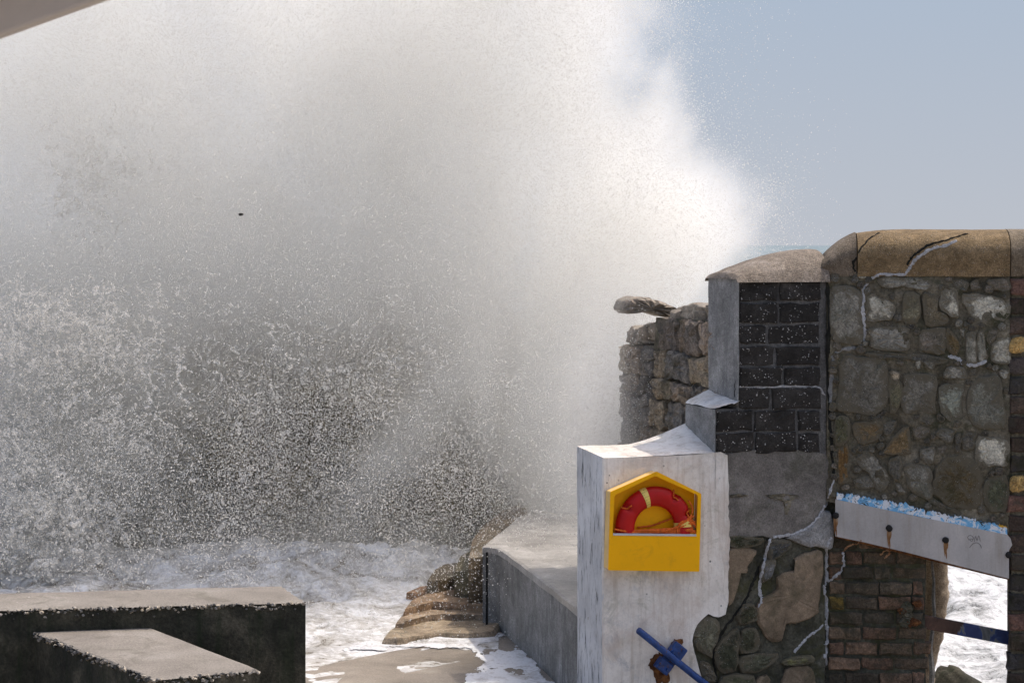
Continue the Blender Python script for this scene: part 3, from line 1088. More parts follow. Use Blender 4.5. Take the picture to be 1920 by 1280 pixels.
def mort(u, v):
    s = u0 + (u1 - u0) * u
    px = 1550 + 343 * u
    zt = z0
    zb = PB.uv(px, 928 + 70 * u)[1]
    z = zt + (zb - zt) * v
    return PB.pt(s, z, -.008 + .07 * (fb1(s * 6, z * 6, 3.) - .5) + .03 * (fb1(s * 22, z * 22, 9.) - .5))


V, Fc = grid_mesh(90, 110, mort)
o = mesh_obj('mortar_face', V, Fc, M['mortar'], wall, smooth=True)
BODIES.append(o)
Z1 = lambda L, oy=500: [(1540 + x / 4.924, oy + y / 4.924) for x, y in L]
LT, GR, BR, OC, DK = (.44, .415, .345), (.25, .235, .2), (.18, .155, .125), (.24, .165, .085), (.13, .12, .1)
STONES = [
    (0, [(110, 195), (285, 190), (370, 260), (375, 500), (370, 690), (250, 710), (130, 690), (70, 600), (65, 450), (80, 280)], GR, 1.15),
    (0, [(440, 260), (520, 270), (680, 350), (660, 460), (600, 490), (430, 500), (420, 400)], LT, 1.0),
    (0, [(345, 70), (410, 65), (405, 105), (350, 110)], LT, .9),
    (0, [(540, 90), (750, 85), (1000, 110), (1005, 200), (900, 210), (760, 180), (570, 200)], GR, 1.1),
    (0, [(760, 240), (900, 250), (920, 420), (860, 530), (760, 480)], (.2, .18, .12), 1),
    (0, [(1160, 200), (1250, 210), (1270, 330), (1260, 460), (1190, 460), (1085, 360), (1100, 260)], LT, 1),
    (0, [(1300, 270), (1400, 250), (1560, 270), (1700, 310), (1740, 390), (1680, 500), (1500, 495), (1400, 460), (1330, 370)], LT, 1.25),
    (0, [(440, 570), (780, 565), (805, 620), (800, 740), (730, 775), (480, 755), (450, 660)], GR, 1.05),
    (0, [(930, 590), (1145, 570), (1150, 740), (1100, 810), (980, 790), (890, 740)], BR, 1.15),
    (0, [(1160, 575), (1190, 590), (1270, 680), (1265, 790), (1190, 810), (1160, 690)], OC, .85),
    (0, [(1340, 610), (1425, 600), (1430, 880), (1340, 870), (1330, 720)], LT, .8),
    (0, [(1440, 600), (1500, 590), (1525, 700), (1520, 860), (1445, 880)], LT, .75),
    (0, [(1600, 690), (1740, 640), (1750, 800), (1740, 890), (1580, 870), (1565, 780)], LT, .95),
    (0, [(1285, 560), (1335, 580), (1320, 650), (1290, 630)], LT, .7),
    (0, [(1540, 590), (1630, 580), (1600, 680), (1540, 700)], BR, 1),
    (0, [(950, 230), (1070, 300), (1085, 400), (1170, 470), (1130, 540), (960, 540), (940, 380)], (.15, .125, .085), 1),
    (0, [(190, 850), (330, 830), (570, 850), (620, 1000), (615, 1200), (500, 1350), (250, 1340), (150, 1290), (160, 1100)], DK, 1.2),
    (0, [(780, 1000), (1050, 1010), (1055, 1250), (1040, 1360), (900, 1320), (780, 1350), (740, 1250), (760, 1100)], DK, 1.35),
    (0, [(1150, 930), (1310, 925), (1345, 1020), (1240, 1035), (1130, 1020)], GR, 1.1),
    (0, [(1105, 1090), (1290, 1085), (1305, 1180), (1290, 1360), (1215, 1430), (1110, 1350), (1090, 1190)], (.27, .28, .23), 1),
    (0, [(1420, 1030), (1500, 1015), (1640, 1020), (1670, 1180), (1700, 1450), (1620, 1490), (1450, 1490), (1370, 1430), (1335, 1230)], (.17, .165, .135), 1.1),
    (0, [(635, 975), (710, 970), (710, 1040), (660, 1060)], (.4, .33, .24), .9),
    (0, [(870, 870), (920, 870), (910, 940), (870, 940)], LT, .8), (0, [(950, 870), (1030, 880), (1020, 940), (960, 930)], GR, 1),
    (0, [(1640, 960), (1725, 960), (1720, 1020), (1680, 1030)], LT, .8),
    (0, [(1370, 130), (1450, 120), (1460, 200), (1380, 210)], BR, 1), (0, [(1550, 120), (1720, 120), (1730, 220), (1560, 200)], BR, 1.05),
    (0, [(1180, 120), (1350, 130), (1340, 230), (1250, 190)], DK, 1.1),
    (0, [(620, 1010), (740, 1080), (740, 1250), (640, 1350)], (.12, .11, .07), 1),
    (0, [(430, 790), (760, 800), (800, 850), (600, 840), (440, 830)], DK, .8), (0, [(810, 800), (1120, 840), (1110, 900), (820, 860)], DK, .85),
    (1, [(310, 360), (540, 350), (560, 420), (520, 520), (380, 550), (310, 470)], OC, .75),
    (1, [(670, 480), (800, 400), (830, 600), (800, 650), (640, 655), (570, 620)], OC, .85),
    (1, [(850, 390), (990, 400), (960, 480), (860, 500)], BR, 1.1), (1, [(1070, 430), (1130, 410), (1225, 440), (1200, 530), (1160, 555), (1070, 490)], GR, .8),
    (1, [(1440, 500), (1500, 490), (1720, 520), (1720, 720), (1660, 760), (1480, 740), (1425, 640)], LT, 1.3),
    (1, [(1300, 470), (1420, 440), (1420, 560), (1380, 610), (1300, 590)], DK, .9),
    (1, [(340, 660), (430, 620), (530, 700), (590, 800), (620, 900), (560, 980), (500, 950), (430, 820), (340, 760)], GR, .95),
    (1, [(920, 600), (1000, 580), (1045, 600), (1035, 710), (980, 730), (910, 670)], GR, .95),
    (1, [(1060, 780), (1120, 700), (1220, 650), (1380, 680), (1460, 780), (1480, 950), (1430, 1150), (1200, 1130), (1040, 1020), (1030, 900)], (.085, .065, .035), 1.2),
    (1, [(770, 740), (960, 750), (1020, 850), (1015, 1060), (900, 1030), (820, 980), (780, 830)], GR, .95),
    (1, [(300, 880), (420, 840), (490, 920), (460, 960), (330, 960)], DK, 1.1), (1, [(700, 910), (760, 950), (780, 1000), (700, 990)], GR, 1),
    (1, [(1510, 900), (1700, 850), (1720, 1130), (1600, 1180), (1500, 1100)], (.075, .078, .05), 1), (1, [(160, 590), (250, 560), (240, 880), (160, 900)], (.17, .1, .04), 1),
    (1, [(130, 320), (250, 310), (250, 540), (130, 560)], (.09, .085, .05), 1), (1, [(1060, 590), (1150, 570), (1140, 640), (1070, 640)], BR, 1),
    (1, [(570, 350), (690, 350), (660, 440), (590, 460)], DK, .9), (1, [(640, 690), (740, 680), (740, 880), (670, 890), (620, 800)], DK, .8),
    (1, [(1240, 470), (1290, 480), (1280, 620), (1230, 600)], DK, .8), (1, [(1020, 1060), (1240, 1150), (1230, 1190), (1020, 1110)], BR, .8)]
taken = []
for k, (w, L, c, g) in enumerate(STONES):
    pp = Z1(L, 720 if w else 500)
    taken.append(pp)
    q = [PB.uv(*p) for p in pp]
    ctr = np.mean(q, 0)
    q = [tuple(ctr + (np.array(p) - ctr) * 1.04) for p in q]
    V, Fc = rough_plate(q, PB, rnd.uniform(.008, .026), .04, 3, .008, .35, base=-.002, seed=100 + k, bump=.007)
    o = mesh_obj('stone', V, Fc, M['stone'], wall, color=tuple(v * g * 1.02 for v in c))
    mark_edges(o)
    BODIES.append(o)
# pinning stones in the gaps
rr = random.Random(8)
made = 0
for _ in range(4000):
    px, py = rr.uniform(1560, 1885), rr.uniform(522, 980)
    if py > 910 + (px - 1560) * .21:
        continue
    rad = rr.uniform(5, 10)
    if any(poly_in(pp, np.array([px + dx]), np.array([py + dy]))[0] for pp in taken for dx, dy in ((0, 0), (rad, 0), (-rad, 0), (0, rad), (0, -rad), (rad * .7, rad * .7), (-rad * .7, -rad * .7))):
        continue
    pp = [(px + rad * rr.uniform(.8, 1.25) * math.cos(a), py + rad * rr.uniform(.7, 1.1) * math.sin(a)) for a in np.linspace(0, 2 * math.pi, 7)[:-1]]
    taken.append(pp)
    V, Fc = rough_plate([PB.uv(*p) for p in pp], PB, rr.uniform(.01, .025), .03, 2, .004, .3, base=.0, seed=300 + made, bump=.006)
    g = rr.uniform(.5, 1.15)
    c = rr.choice((GR, BR, DK, DK, BR))
    mark_edges(mesh_obj('stone', V, Fc, M['stone'], wall, color=tuple(v * g for v in c)))
    made += 1
    if made > 70:
        break


# rounded coping, three cast lengths
def coping(px0, px1, proud, tint, seed, endfall=False):
    s0, zc = PB.uv(px0, 518)
    s1, _ = PB.uv(px1, 518)
    zc = PB.uv(1700, 518)[1]
    prof = [(.02, 0), (.045, .1), (.06, .2), (.05, .265), (.015, .325), (-.05, .375), (-.14, .41), (-.26, .432), (-.5, .445), (-.8, .425), (-1.02, .33), (-1.12, .18), (-1.14, 0)]
    prof = catmull([np.array(p) for p in prof], 3)
    nn = max(4, int((s1 - s0) / .05))
    V, Fc = [], []
    m = len(prof)
    for i in range(nn + 1):
        s = s0 + (s1 - s0) * i / nn
        e = 1.0
        if endfall:
            k = np.clip((s - s0) / .5, 0, 1)
            e = .42 + .58 * (1 - (1 - k) ** 2.2)
        for j, (d, z) in enumerate(prof):
            nzv = (fb1(s * 7 + seed, d * 7, z * 7) - .5)
            V.append(PB.pt(s, zc + z * e + .02 * nzv, d + proud + .014 * (fb1(s * 10, d * 8, z * 12 + seed) - .5)))
    for i in range(nn):
        for j in range(m - 1):
            Fc.append((i * m + j, (i + 1) * m + j, (i + 1) * m + j + 1, i * m + j + 1))
    Fc.append(tuple(range(m)))
    Fc.append(tuple(nn * m + j for j in reversed(range(m))))
    o = mesh_obj('coping_stone', V, Fc, M['coping'], wall, smooth=True, color=tint)
    o.data.set_sharp_from_angle(angle=math.radians(50))
    BODIES.append(o)
    return o


cop = [coping(1541, 1606, -.025, (.62, .6, .58), 1, True), coping(1608, 1893, .0, (.82, .7, .5), 2), coping(1895, 2120, -.018, (.75, .72, .66), 3)]
# the main length starts in a falling end too
for v in cop[1].data.vertices:
    s = np.dot(np.array(v.co[:]) + WL[cop[1]] - PB.o, PB.s)
    k = np.clip((s - PB.uv(1608, 518)[0]) / .25, 0, 1)
    zc = PB.uv(1700, 518)[1]
    v.co.z = zc - WL[cop[1]][2] + (v.co.z + WL[cop[1]][2] - zc) * (.93 + .07 * k)

# lintel: steel plate, rusty beam behind, chipped blue edge above
LP = [(1566, 935), (1640, 950), (1720, 967), (1800, 983), (1888, 1001), (1894, 1008), (1897, 1020), (1891, 1030), (1891, 1083), (1800, 1060), (1700, 1034), (1620, 1015), (1566, 1004)]
o = body('lintel_beam', PB, ((1566, 932), (1892, 1003), (1892, 1087), (1566, 1007)), -.9, -.004, M['rust'], wall)
o = body('lintel_plate', PB, LP, -.004, .035, M['lintel'], wall)
top, bot = [], []
for i in range(161):
    px = 1568 + 320 * i / 160
    base = 920 + 65 * i / 160
    bot.append(PB.uv(px, 935 + 66.5 * i / 160))
    j = rnd.gauss(0, 1.6) + (rnd.uniform(2, 6) if rnd.random() < .12 else 0)
    top.append(PB.uv(px + rnd.uniform(-1.5, 1.5), base + j + 4 * (fb1(px * .05, 0, 0) - .5) * 2))
V, Fc = prism(top + bot[::-1], PB, -.03, .03)
mesh_obj('painted_edge', V, [f for f in Fc], M['peel'], wall)
for px, py in ((1567, 966), (1667, 990), (1773, 1012), (1891, 1040)):
    s, z = PB.uv(px, py, .04)
    m = Merge()
    V = []
    n = 10
    for r_, d in ((.031, .034), (.028, .05), (.014, .056)):
        V += [PB.pt(s + r_ * math.cos(a) * rnd.uniform(.9, 1.15), z + r_ * math.sin(a) * rnd.uniform(.9, 1.2), d) for a in np.linspace(0, 2 * math.pi, n + 1)[:-1]]
    Fc = [(k * n + i, k * n + (i + 1) % n, (k + 1) * n + (i + 1) % n, (k + 1) * n + i) for k in range(2) for i in range(n)] + [tuple(2 * n + i for i in range(n))]
    mesh_obj('bolt', V, Fc, M['black'], wall)
    if px < 1890:
        L_ = rnd.uniform(.9, 1.12)
        q = [(px - 3 - rnd.random(), py + 2), (px + 3 + rnd.random(), py + 2), (px + 4, py + 13 * L_), (px + 1.5, py + 20 * L_), (px + 2.2, py + 30 * L_), (px + .6, py + 38 * L_), (px - .4, py + 26 * L_), (px - 1.8, py + 33 * L_), (px - 3.5, py + 22 * L_), (px - 4.5, py + 10)]
        V, Fc = prism(catmull([PB.uv(*p) for p in q], 3, True), PB, .035, .038)
        mesh_obj('rust_run', V, Fc, M['stain'], wall)
# faint scratched scrawl on the plate
for q in (((1817, 1012), (1814, 1006), (1820, 1003), (1825, 1008), (1822, 1014), (1818, 1010), (1824, 1010)), ((1827, 1015), (1829, 1004), (1832, 1013), (1835, 1003), (1838, 1014)), ((1818, 1026), (1824, 1019), (1832, 1017), (1838, 1021), (1840, 1027))):
    P = [PB.pt(*PB.uv(px, py, .035), .036) for px, py in q]
    V, Fc = tube(catmull(P, 3), .0028, 4)
    mesh_obj('scratch', V, Fc, M['scratch'], wall)

# brick jamb below the lintel
body('jamb_core', PB, ((1546, 925), (1567, 930), (1567, 1003), (1590, 1010), (1738, 1046), (1737, 1100), (1735, 1200), (1738, 1300), (1738, 1500), (1550, 1500)), -.95, -.11, M['rubble'], wall)
rb = random.Random(21)
y = 1003.0
row = 0
while y < 1430:
    x = 1552 - (30 if row % 2 else 0) + rb.uniform(-6, 6)
    xe = 1738 + rb.uniform(-9, 9)
    while x < xe - 8:
        L = rb.choice((64, 62, 66, 64, 32, 60))
        a, b = max(x, 1553), min(x + L, xe)
        top_lim = 1012 + max(0, (a - 1590)) * .235
        if b - a > 9 and y + 24 > top_lim:
            s0, zt_ = PB.uv(a + 1.5, max(y, top_lim - 8) + 2.2, -.1)
            s1, zb_ = PB.uv(b - 1.5, y + 28.3 - 2.4, -.1)
            if zt_ - zb_ > .03:
                V, Fc = block_verts(s0, s1, zb_, zt_, PB, -.2, -.085 + rb.uniform(-.018, .012), rb, .007, .014)
                g = rb.uniform(.6, 1.2)
                c = rb.choice(((.185, .12, .078), (.155, .11, .072), (.125, .098, .068), (.2, .122, .08), (.1, .082, .058)))
                if abs(y - 1116) < 10 and a < 1560:
                    c, g = (.3, .2, .05), 1.0
                if y < 1060 and a > 1700:
                    c = rb.choice(((.3, .2, .07), (.05, .04, .045)))
                o = mesh_obj('brick', V, Fc, M['brick'], wall, color=tuple(v * g for v in c))
                BODIES.append(o)
        x += L
    y += 28.3
    row += 1
# outer skin of the opening seen beyond the bricks
jp = [(1752, 1020), (1753, 1060), (1755, 1095), (1754, 1125), (1748, 1155), (1747, 1180), (1736, 1215), (1729, 1260), (1732, 1310), (1732, 1420)]
P = catmull([PB.pt(*PB.uv(px, py, -1.42), -1.42) for px, py in jp], 5)
V, Fc = tube(P, [.125 * rnd.uniform(.95, 1.06) for _ in P], 14)
V = [v + .03 * (np.array((fb1(*(v * 9)), fb1(*(v * 9 + 5)), 0)) - .5) for v in V]
mesh_obj('outer_jamb', V, Fc, M['coping'], wall, smooth=True, color=(1.1, 1.05, 1.0))
V, Fc = tube([PB.pt(*PB.uv(px, py, -.9), -.9) for px, py in ((1747, 1050), (1751, 1090), (1750, 1120), (1752, 1150), (1748, 1185), (1744, 1215), (1748, 1260), (1744, 1310))], [.012, .016, .02, .018, .02, .024, .03, .02], 6)
mesh_obj('torn_edge', V, Fc, M['render'], wall)
# rusted socket of the bar
for k in range(9):
    px, py = rb.uniform(1690, 1722), rb.uniform(1130, 1175)
    V, Fc = rough_plate([PB.uv(px + 11 * rb.uniform(.7, 1.2) * math.cos(a), py + 9 * rb.uniform(.7, 1.2) * math.sin(a), -.08) for a in np.linspace(0, 2 * math.pi, 7)[:-1]], PB, .035, .04, 2, .006, .3, base=-.085, seed=500 + k, bump=.012)
    mesh_obj('socket_mortar', V, Fc, M['rust'] if k % 2 else M['mortar'], wall)

# brick-quoined pier on the right of the opening
body('quoin_core', PB, ((1897, 505), (2110, 505), (2110, 1500), (1897, 1500)), -.4, -.028, M['mortar'], wall)
y, row = 519.0, 0
while y < 1440:
    x = 1891 + rb.uniform(-4, 3)
    first = True
    while x < 2090:
        L = 38 if (first and row % 2) else rb.uniform(66, 78)
        cyel = first and (abs(y - 630) < 19 or abs(y - 890) < 19)
        if cyel:
            L = 34
        a, b = x, x + L
        s0, zt_ = PB.uv(a + 1.5, y + 2.5)
        s1, zb_ = PB.uv(b - 2, y + 37 - 2.5)
        g = rb.uniform(.6, 1.2)
        if cyel:
            V, Fc = rough_plate([PB.uv(p, q) for p, q in ((a + 2, y + 10), (a + 12, y + 2), (a + 30, y + 4), (a + 32, y + 26), (a + 18, y + 33), (a + 2, y + 30))], PB, .05, .05, 3, .004, .4, base=-.01, seed=int(y))
            o = mesh_obj('stone', V, Fc, M['stone'], wall, color=(.55, .36, .14))
        else:
            V, Fc = block_verts(s0, s1, zb_, zt_, PB, -.12, .005 + rb.uniform(-.02, .012), rb, .009, .016)
            o = mesh_obj('brick', V, Fc, M['brick'], wall, color=tuple(v * g for v in rb.choice(((.08, .066, .06), (.1, .072, .056), (.15, .085, .065), (.07, .063, .06)))))
        BODIES.append(o)
        x = b
        first = False
    y += 37
    row += 1

# sealant beads, cracks and dark shadow bands laid over the real surfaces
bv = bvh_of(*BODIES)


def bead(path, w, mat, parent, name='crack_sealant', flat=.28, n=6, jit=.8):
    P, R = [], []
    for px, py in [tuple(p) for p in catmull(path, n)]:
        h = shoot(bv, px + rnd.gauss(0, jit), py + rnd.gauss(0, jit * .6))
        if h is not None:
            if P and abs(h[1] - P[-1][1]) > .25:
                continue
            P.append(h)
    if len(P) < 2:
        return
    Y = np.array([p[1] for p in P])
    for i in range(len(P)):
        P[i] = P[i] - np.array((0, .002, 0))
        P[i][1] = min(P[i][1], Y[max(0, i - 1):i + 2].mean() - .002)
        R.append(w * .85 * rnd.uniform(.55, 1.45) * (.45 if i in (0, len(P) - 1) else 1))
    V, Fc = tube(P, R, 6, flat, up=(0, -1, 0))
    mesh_obj(name, V, Fc, M[mat], parent)


bead([(1795, 452), (1772, 461), (1752, 465), (1735, 473), (1715, 488), (1707, 500), (1698, 513)], .016, 'sealant', wall)
bead([(1698, 514), (1670, 515), (1648, 514), (1632, 525), (1622, 537)], .015, 'sealant', wall)
bead([(1618, 535), (1619, 560), (1617, 585), (1621, 610), (1620, 635), (1616, 650)], .021, 'sealant', wall)
bead([(1815, 438), (1795, 444), (1770, 452), (1748, 457), (1728, 468), (1710, 482), (1700, 497)], .012, 'crack_and_shade', wall, 'crack_and_shade')  # raised dark bead stands in for the shadow along the crack
bead([(1650, 436), (1628, 450), (1612, 470), (1600, 495), (1606, 512)], .012, 'crack_and_shade', wall, 'crack_and_shade')  # dark bead paints the groove's shadow where two coping lengths meet
bead([(1778, 668), (1795, 672), (1808, 681), (1830, 684), (1850, 676)], .02, 'sealant', wall)
bead([(1563, 665), (1580, 655), (1610, 652)], .018, 'render', wall, 'mortar_bead')
bead([(1563, 665), (1560, 700), (1556, 760)], .018, 'render', wall, 'mortar_bead')
bead([(1552, 530), (1554, 600), (1551, 690), (1556, 780), (1560, 840), (1563, 890)], .02, 'crack_and_shade', wall, 'crack_and_shade')
bead([(1566, 893), (1558, 918), (1546, 948), (1535, 968), (1518, 986), (1495, 998), (1470, 1004), (1448, 1008), (1438, 1030), (1432, 1060), (1426, 1085), (1424, 1110), (1428, 1122), (1422, 1138)], .015, 'sealant', colm)
bead([(1560, 1006), (1550, 1024), (1549, 1060), (1549, 1085), (1545, 1100), (1549, 1130), (1550, 1165), (1552, 1185), (1548, 1220), (1547, 1260), (1547, 1320)], .017, 'sealant', colm)
bead([(1580, 1034), (1582, 1050), (1579, 1066), (1565, 1080), (1551, 1090)], .014, 'sealant', wall)
bead([(1580, 1033), (1592, 1023), (1606, 1018), (1614, 1012)], .01, 'rustseal', wall, 'rusty_bead')
bead([(1650, 1040), (1662, 1030), (1668, 1036), (1658, 1046)], .01, 'rustseal', wall, 'rusty_bead')
bead([(1548, 1168), (1532, 1180), (1516, 1192), (1502, 1207), (1488, 1222)], .014, 'sealant', colm)
bead([(1383, 725), (1430, 726), (1480, 724), (1525, 724), (1538, 729), (1546, 741)], .011, 'sealant', colm)
bead([(1412, 1090), (1395, 1130), (1368, 1165), (1348, 1195), (1338, 1225), (1342, 1260), (1348, 1300)], .016, 'crack_and_shade', colm, 'crack_and_shade')
bead([(1425, 1060), (1412, 1090), (1404, 1110)], .016, 'crack_and_shade', colm, 'crack_and_shade')
bead([(1386, 700), (1379, 720), (1378, 745)], .01, 'crack_and_shade', colm, 'crack_and_shade')

# rusted bar across the opening
a = PB.pt(*PB.uv(1703, 1159, -.12), -.12)
b = PB.pt(*PB.uv(1896, 1196, -.3), -.3)
d = (b - a) / np.linalg.norm(b - a)
up = np.cross(d, np.array((0, 1, 0)))
up = np.array((-d[2], 0, d[0]))
up /= np.linalg.norm(up)
V, Fc = box_frame((a + b) / 2, d, np.cross(up, d), up, np.linalg.norm(b - a), .05, .125)
o = mesh_obj('steel_bar', V, Fc, M['bar'])
bevel_obj(o, .006)
tag(o, 'rusty flat steel bar with blue paint crossing the wall opening above surf', 'bar')
o = boulder('rock', at(1788, 1318, 21.6), (.42, .8, .7), .5, 12, M['darkside'], .8)
o.rotation_euler = (0, math.radians(38), 0)
tag(o, 'dark wet rock sloping into surf seen through the wall opening', 'rock')

# ------------------------------------------------------------------ seaward wall behind, with its broken lip
far = thing('seaward_wall', PD.pt(-1.0, ZB, -.4), 'brown rubble wall running out to sea behind the white pillar, half veiled by spray', 'wall')
s_f, _ = PD.uv(1163, 700)
zt_ = PD.uv(1250, 590)[1]
z_low = PD.uv(1200, 606)[1]
s_low = PD.uv(1222, 600)[0]
V, Fc = prism([(s_f, ZB), (.1, ZB), (.1, zt_ - .02), (s_low + .05, zt_ - .04), (s_low, z_low - .22), (s_f, z_low - .26)], PD, -.8, -.03)
mesh_obj('mortar_core', V, Fc, M['mortar'], far)
rf = random.Random(4)
z = WALK_Z - .1
while z < zt_ - .05:
    h = rf.uniform(.2, .34)
    if z + h > zt_ + .02:
        h = zt_ - z + .03
    s = s_f + rf.uniform(-.05, .02)
    while s < .05:
        w = rf.uniform(.22, .62)
        if s < s_low and z + h > z_low + .02:
            s += w * .5
            continue
        q = [(s + .012, z + .012), (s + w * .5, z + .008), (s + w - .012, z + .014), (s + w - .008, z + h * .5), (s + w - .016, z + h - .014), (s + w * .5, z + h - .006), (s + .014, z + h - .016), (s + .006, z + h * .5)]
        V, Fc = rough_plate(q, PD, rf.uniform(.03, .09), .04, 3, .02, .3, base=-.04, seed=int(rf.random() * 9999), bump=.02)
        g = rf.uniform(.6, 1.15)
        mesh_obj('stone', V, Fc, M['wetstone'], far, color=tuple(v * g * 1.1 for v in rf.choice(((.32, .25, .19), (.27, .22, .18), (.24, .21, .18), (.34, .27, .19)))))
        s += w
    z += h
for k, (px, py, L) in enumerate(((1320, 584, .42), (1298, 584, .4), (1276, 582, .42), (1256, 586, .4), (1216, 614, .36), (1196, 618, .4), (1176, 622, .36))):
    s, zz = PD.uv(px, py)
    c = PD.pt(s, zz - .05, -.3)
    o = boulder('top_stone', c, (.5, L, .24), math.radians(17), 30 + k, M['rock'], .55, .3, far)
PL = Plane(at(1210, 460, 21.0), math.radians(12))
lip = [(1168, 577), (1171, 564), (1188, 557), (1215, 558), (1238, 565), (1256, 573), (1275, 580), (1268, 594), (1248, 594), (1228, 590), (1212, 585), (1192, 587), (1172, 588)]
V, Fc = rough_plate([PL.uv(*q) for q in lip], PL, .07, .35, 3, .008, .2, base=.0, seed=91, bump=.02)
mesh_obj('broken_lip', V, Fc, M['rock'], far)

# ------------------------------------------------------------------ lifebuoy box, lifebuoy and rope
HD = .145
hb = thing('lifebuoy_housing', PA.pt(*PA.uv(1226, 1069, 0), .05), 'bright yellow house-shaped lifebuoy box fixed to the white pillar', 'lifebuoy box')
Z8 = lambda x, y: (1130 + x / 6.095, 870 + y / 6.095)
out = [PA.uv(*Z8(*p), HD) for p in ((90, 315), (620, 82), (1127, 335), (1105, 1225), (65, 1210))]
hole = [PA.uv(*Z8(*p), HD) for p in ((135, 352), (600, 132), (1088, 352), (1073, 806), (114, 796))]
out, hole = [np.array(p) for p in out], [np.array(p) for p in hole]


def rounded(poly, r, keep=()):
    res = []
    n = len(poly)
    for i, p in enumerate(poly):
        a, b = poly[i - 1] - p, poly[(i + 1) % n] - p
        a, b = a / np.linalg.norm(a), b / np.linalg.norm(b)
        for t in (0, .25, .5, .75, 1):
            res.append(p + a * r * (1 - t) ** 2 + b * r * t ** 2)
    return res


ro, rh = rounded(out, .012), rounded(hole, .022)
n = len(ro)
# front flange with the opening
V = [PA.pt(*p, HD) for p in ro] + [PA.pt(*p, HD) for p in rh] + [PA.pt(*p, HD - .012) for p in rh] + [PA.pt(*p, HD - .012) for p in ro]
Fc = [(i, (i + 1) % n, n + (i + 1) % n, n + i) for i in range(n)] + [(n + i, n + (i + 1) % n, 2 * n + (i + 1) % n, 2 * n + i) for i in range(n)] + [(3 * n + (i + 1) % n, 3 * n + i, i, (i + 1) % n) for i in range(n)]
mesh_obj('front_panel', V, Fc, M['yellow'], hb)
# tapering sides
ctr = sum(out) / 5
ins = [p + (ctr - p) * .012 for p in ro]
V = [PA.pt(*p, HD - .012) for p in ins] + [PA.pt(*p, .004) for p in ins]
mesh_obj('side_wall', V, [(i, (i + 1) % n, n + (i + 1) % n, n + i) for i in range(n)], M['faded'], hb)  # paler yellow holds skylight on the sides as well as sun fading
V = [PA.pt(*(ctr + (p - ctr) * .975), .012) for p in ro]
mesh_obj('back_panel', V, [tuple(range(n))], M['yellow'], hb)
# hollow of the lower pocket, grey lip of the sill
a, b = hole[4], hole[3]
V, Fc = prism([a + np.array((.004, -.012)), b + np.array((-.004, -.012)), b + np.array((-.004, .006)), a + np.array((.004, .006))], PA, HD - .02, HD + .004)
mesh_obj('sill_lip', V, Fc, M['grey'], hb)
V, Fc = box_frame(PA.pt(*((a + b) / 2 + np.array((0, -.012))), HD / 2), PA.s, PA.n, (0, 0, 1), np.linalg.norm(b - a), HD - .03, .01)
mesh_obj('shelf', V, Fc, M['yellow'], hb)

rc = PA.uv(*Z8(590, 722), .075)
RM, RR = .288, .075
ring_o = thing('lifebuoy', PA.pt(rc[0], rc[1] - RM - RR, .075), 'red ring lifebuoy with yellow bands inside the yellow box', 'lifebuoy')


def torus_pt(a, b, R=RM, r=RR, d0=.075):
    rr_ = R + r * math.cos(b) * 1.22
    return PA.pt(rc[0] + rr_ * math.cos(a), rc[1] + rr_ * math.sin(a), d0 + r * math.sin(b) * .88)


def torus_piece(a0, a1, na, r, closed=False):
    nb = 18
    V, Fc = [], []
    for i in range(na + (0 if closed else 1)):
        for j in range(nb):
            aa = a0 + (a1 - a0) * i / na
            V.append(torus_pt(aa, 2 * math.pi * j / nb, RM, r))
    for i in range(na):
        for j in range(nb):
            i2 = (i + 1) % na if closed else i + 1
            Fc.append((i * nb + j, i2 * nb + j, i2 * nb + (j + 1) % nb, i * nb + (j + 1) % nb))
    return V, Fc


V, Fc = torus_piece(0, 2 * math.pi, 96, RR, True)
# finger recesses pressed into the ring
nV = []
REC = (2.52, .98, .36, 3.3, 5.2)
for i in range(96):
    for j in range(18):
        p = V[i * 18 + j]
        aa, bb = 2 * math.pi * i / 96, 2 * math.pi * j / 18
        dent = sum(math.exp(-(((aa - q + math.pi) % (2 * math.pi) - math.pi) / .075) ** 2) for q in REC) * max(0, math.cos(bb - .75)) ** 3
        c = torus_pt(aa, 0, RM, 0)
        nV.append(p + (c - p) * .6 * dent)
mesh_obj('float_ring', nV, Fc, M['red'], ring_o, smooth=True)
for aa in (1.9, .12, 4.0, 5.6):
    V, Fc = torus_piece(aa - .085 if aa == 1.9 else aa - .12, aa + .085 if aa == 1.9 else aa + .06, 8, RR + .0025)
    mesh_obj('band', V, Fc, M['tape'], ring_o, smooth=True)
# small printed lines on the upper band
m = Merge()
for c_ in range(3):
    for k in range(7):
        a0 = 1.9 + .05 - .05 * c_
        bb = .55 + k * .27
        P = [torus_pt(a0 + e, bb, RM, RR + .005) for e in (-.016, -.005, .006, .014)]
        v, f = tube(P, .0032, 4, .4)
        if rnd.random() < .85:
            m.add(v, f)
oo = mesh_obj('printing', m.v, m.f, M['print'], ring_o)
oo['kind'] = 'stuff'
for q in REC[:3]:
    P = [torus_pt(q + e, .75 + g, RM, RR * k) for e, g, k in ((-.1, .4, 1.05), (-.04, .2, .8), (0.02, 0, .62), (.06, -.3, .85), (.08, -.7, 1.08))]
    V, Fc = tube(catmull(P, 4), .008, 6)
    mesh_obj('grab_loop', V, Fc, M['orange'], ring_o, smooth=True)

rp = thing('throw_rope', PA.pt(*PA.uv(*Z8(600, 790), .11), .11), 'orange throw rope coiled inside the yellow box around the red lifebuoy', 'rope')


def strand(pts, w, nm='strand'):
    P = catmull([PA.pt(*PA.uv(*Z8(x, y), d), d) for x, y, d in pts], 8)
    R = [w * (1 + .22 * math.sin(i * 2.1)) for i in range(len(P))]
    V, Fc = tube(P, R, 6)
    mesh_obj(nm, V, Fc, M['orange'], rp, smooth=True)


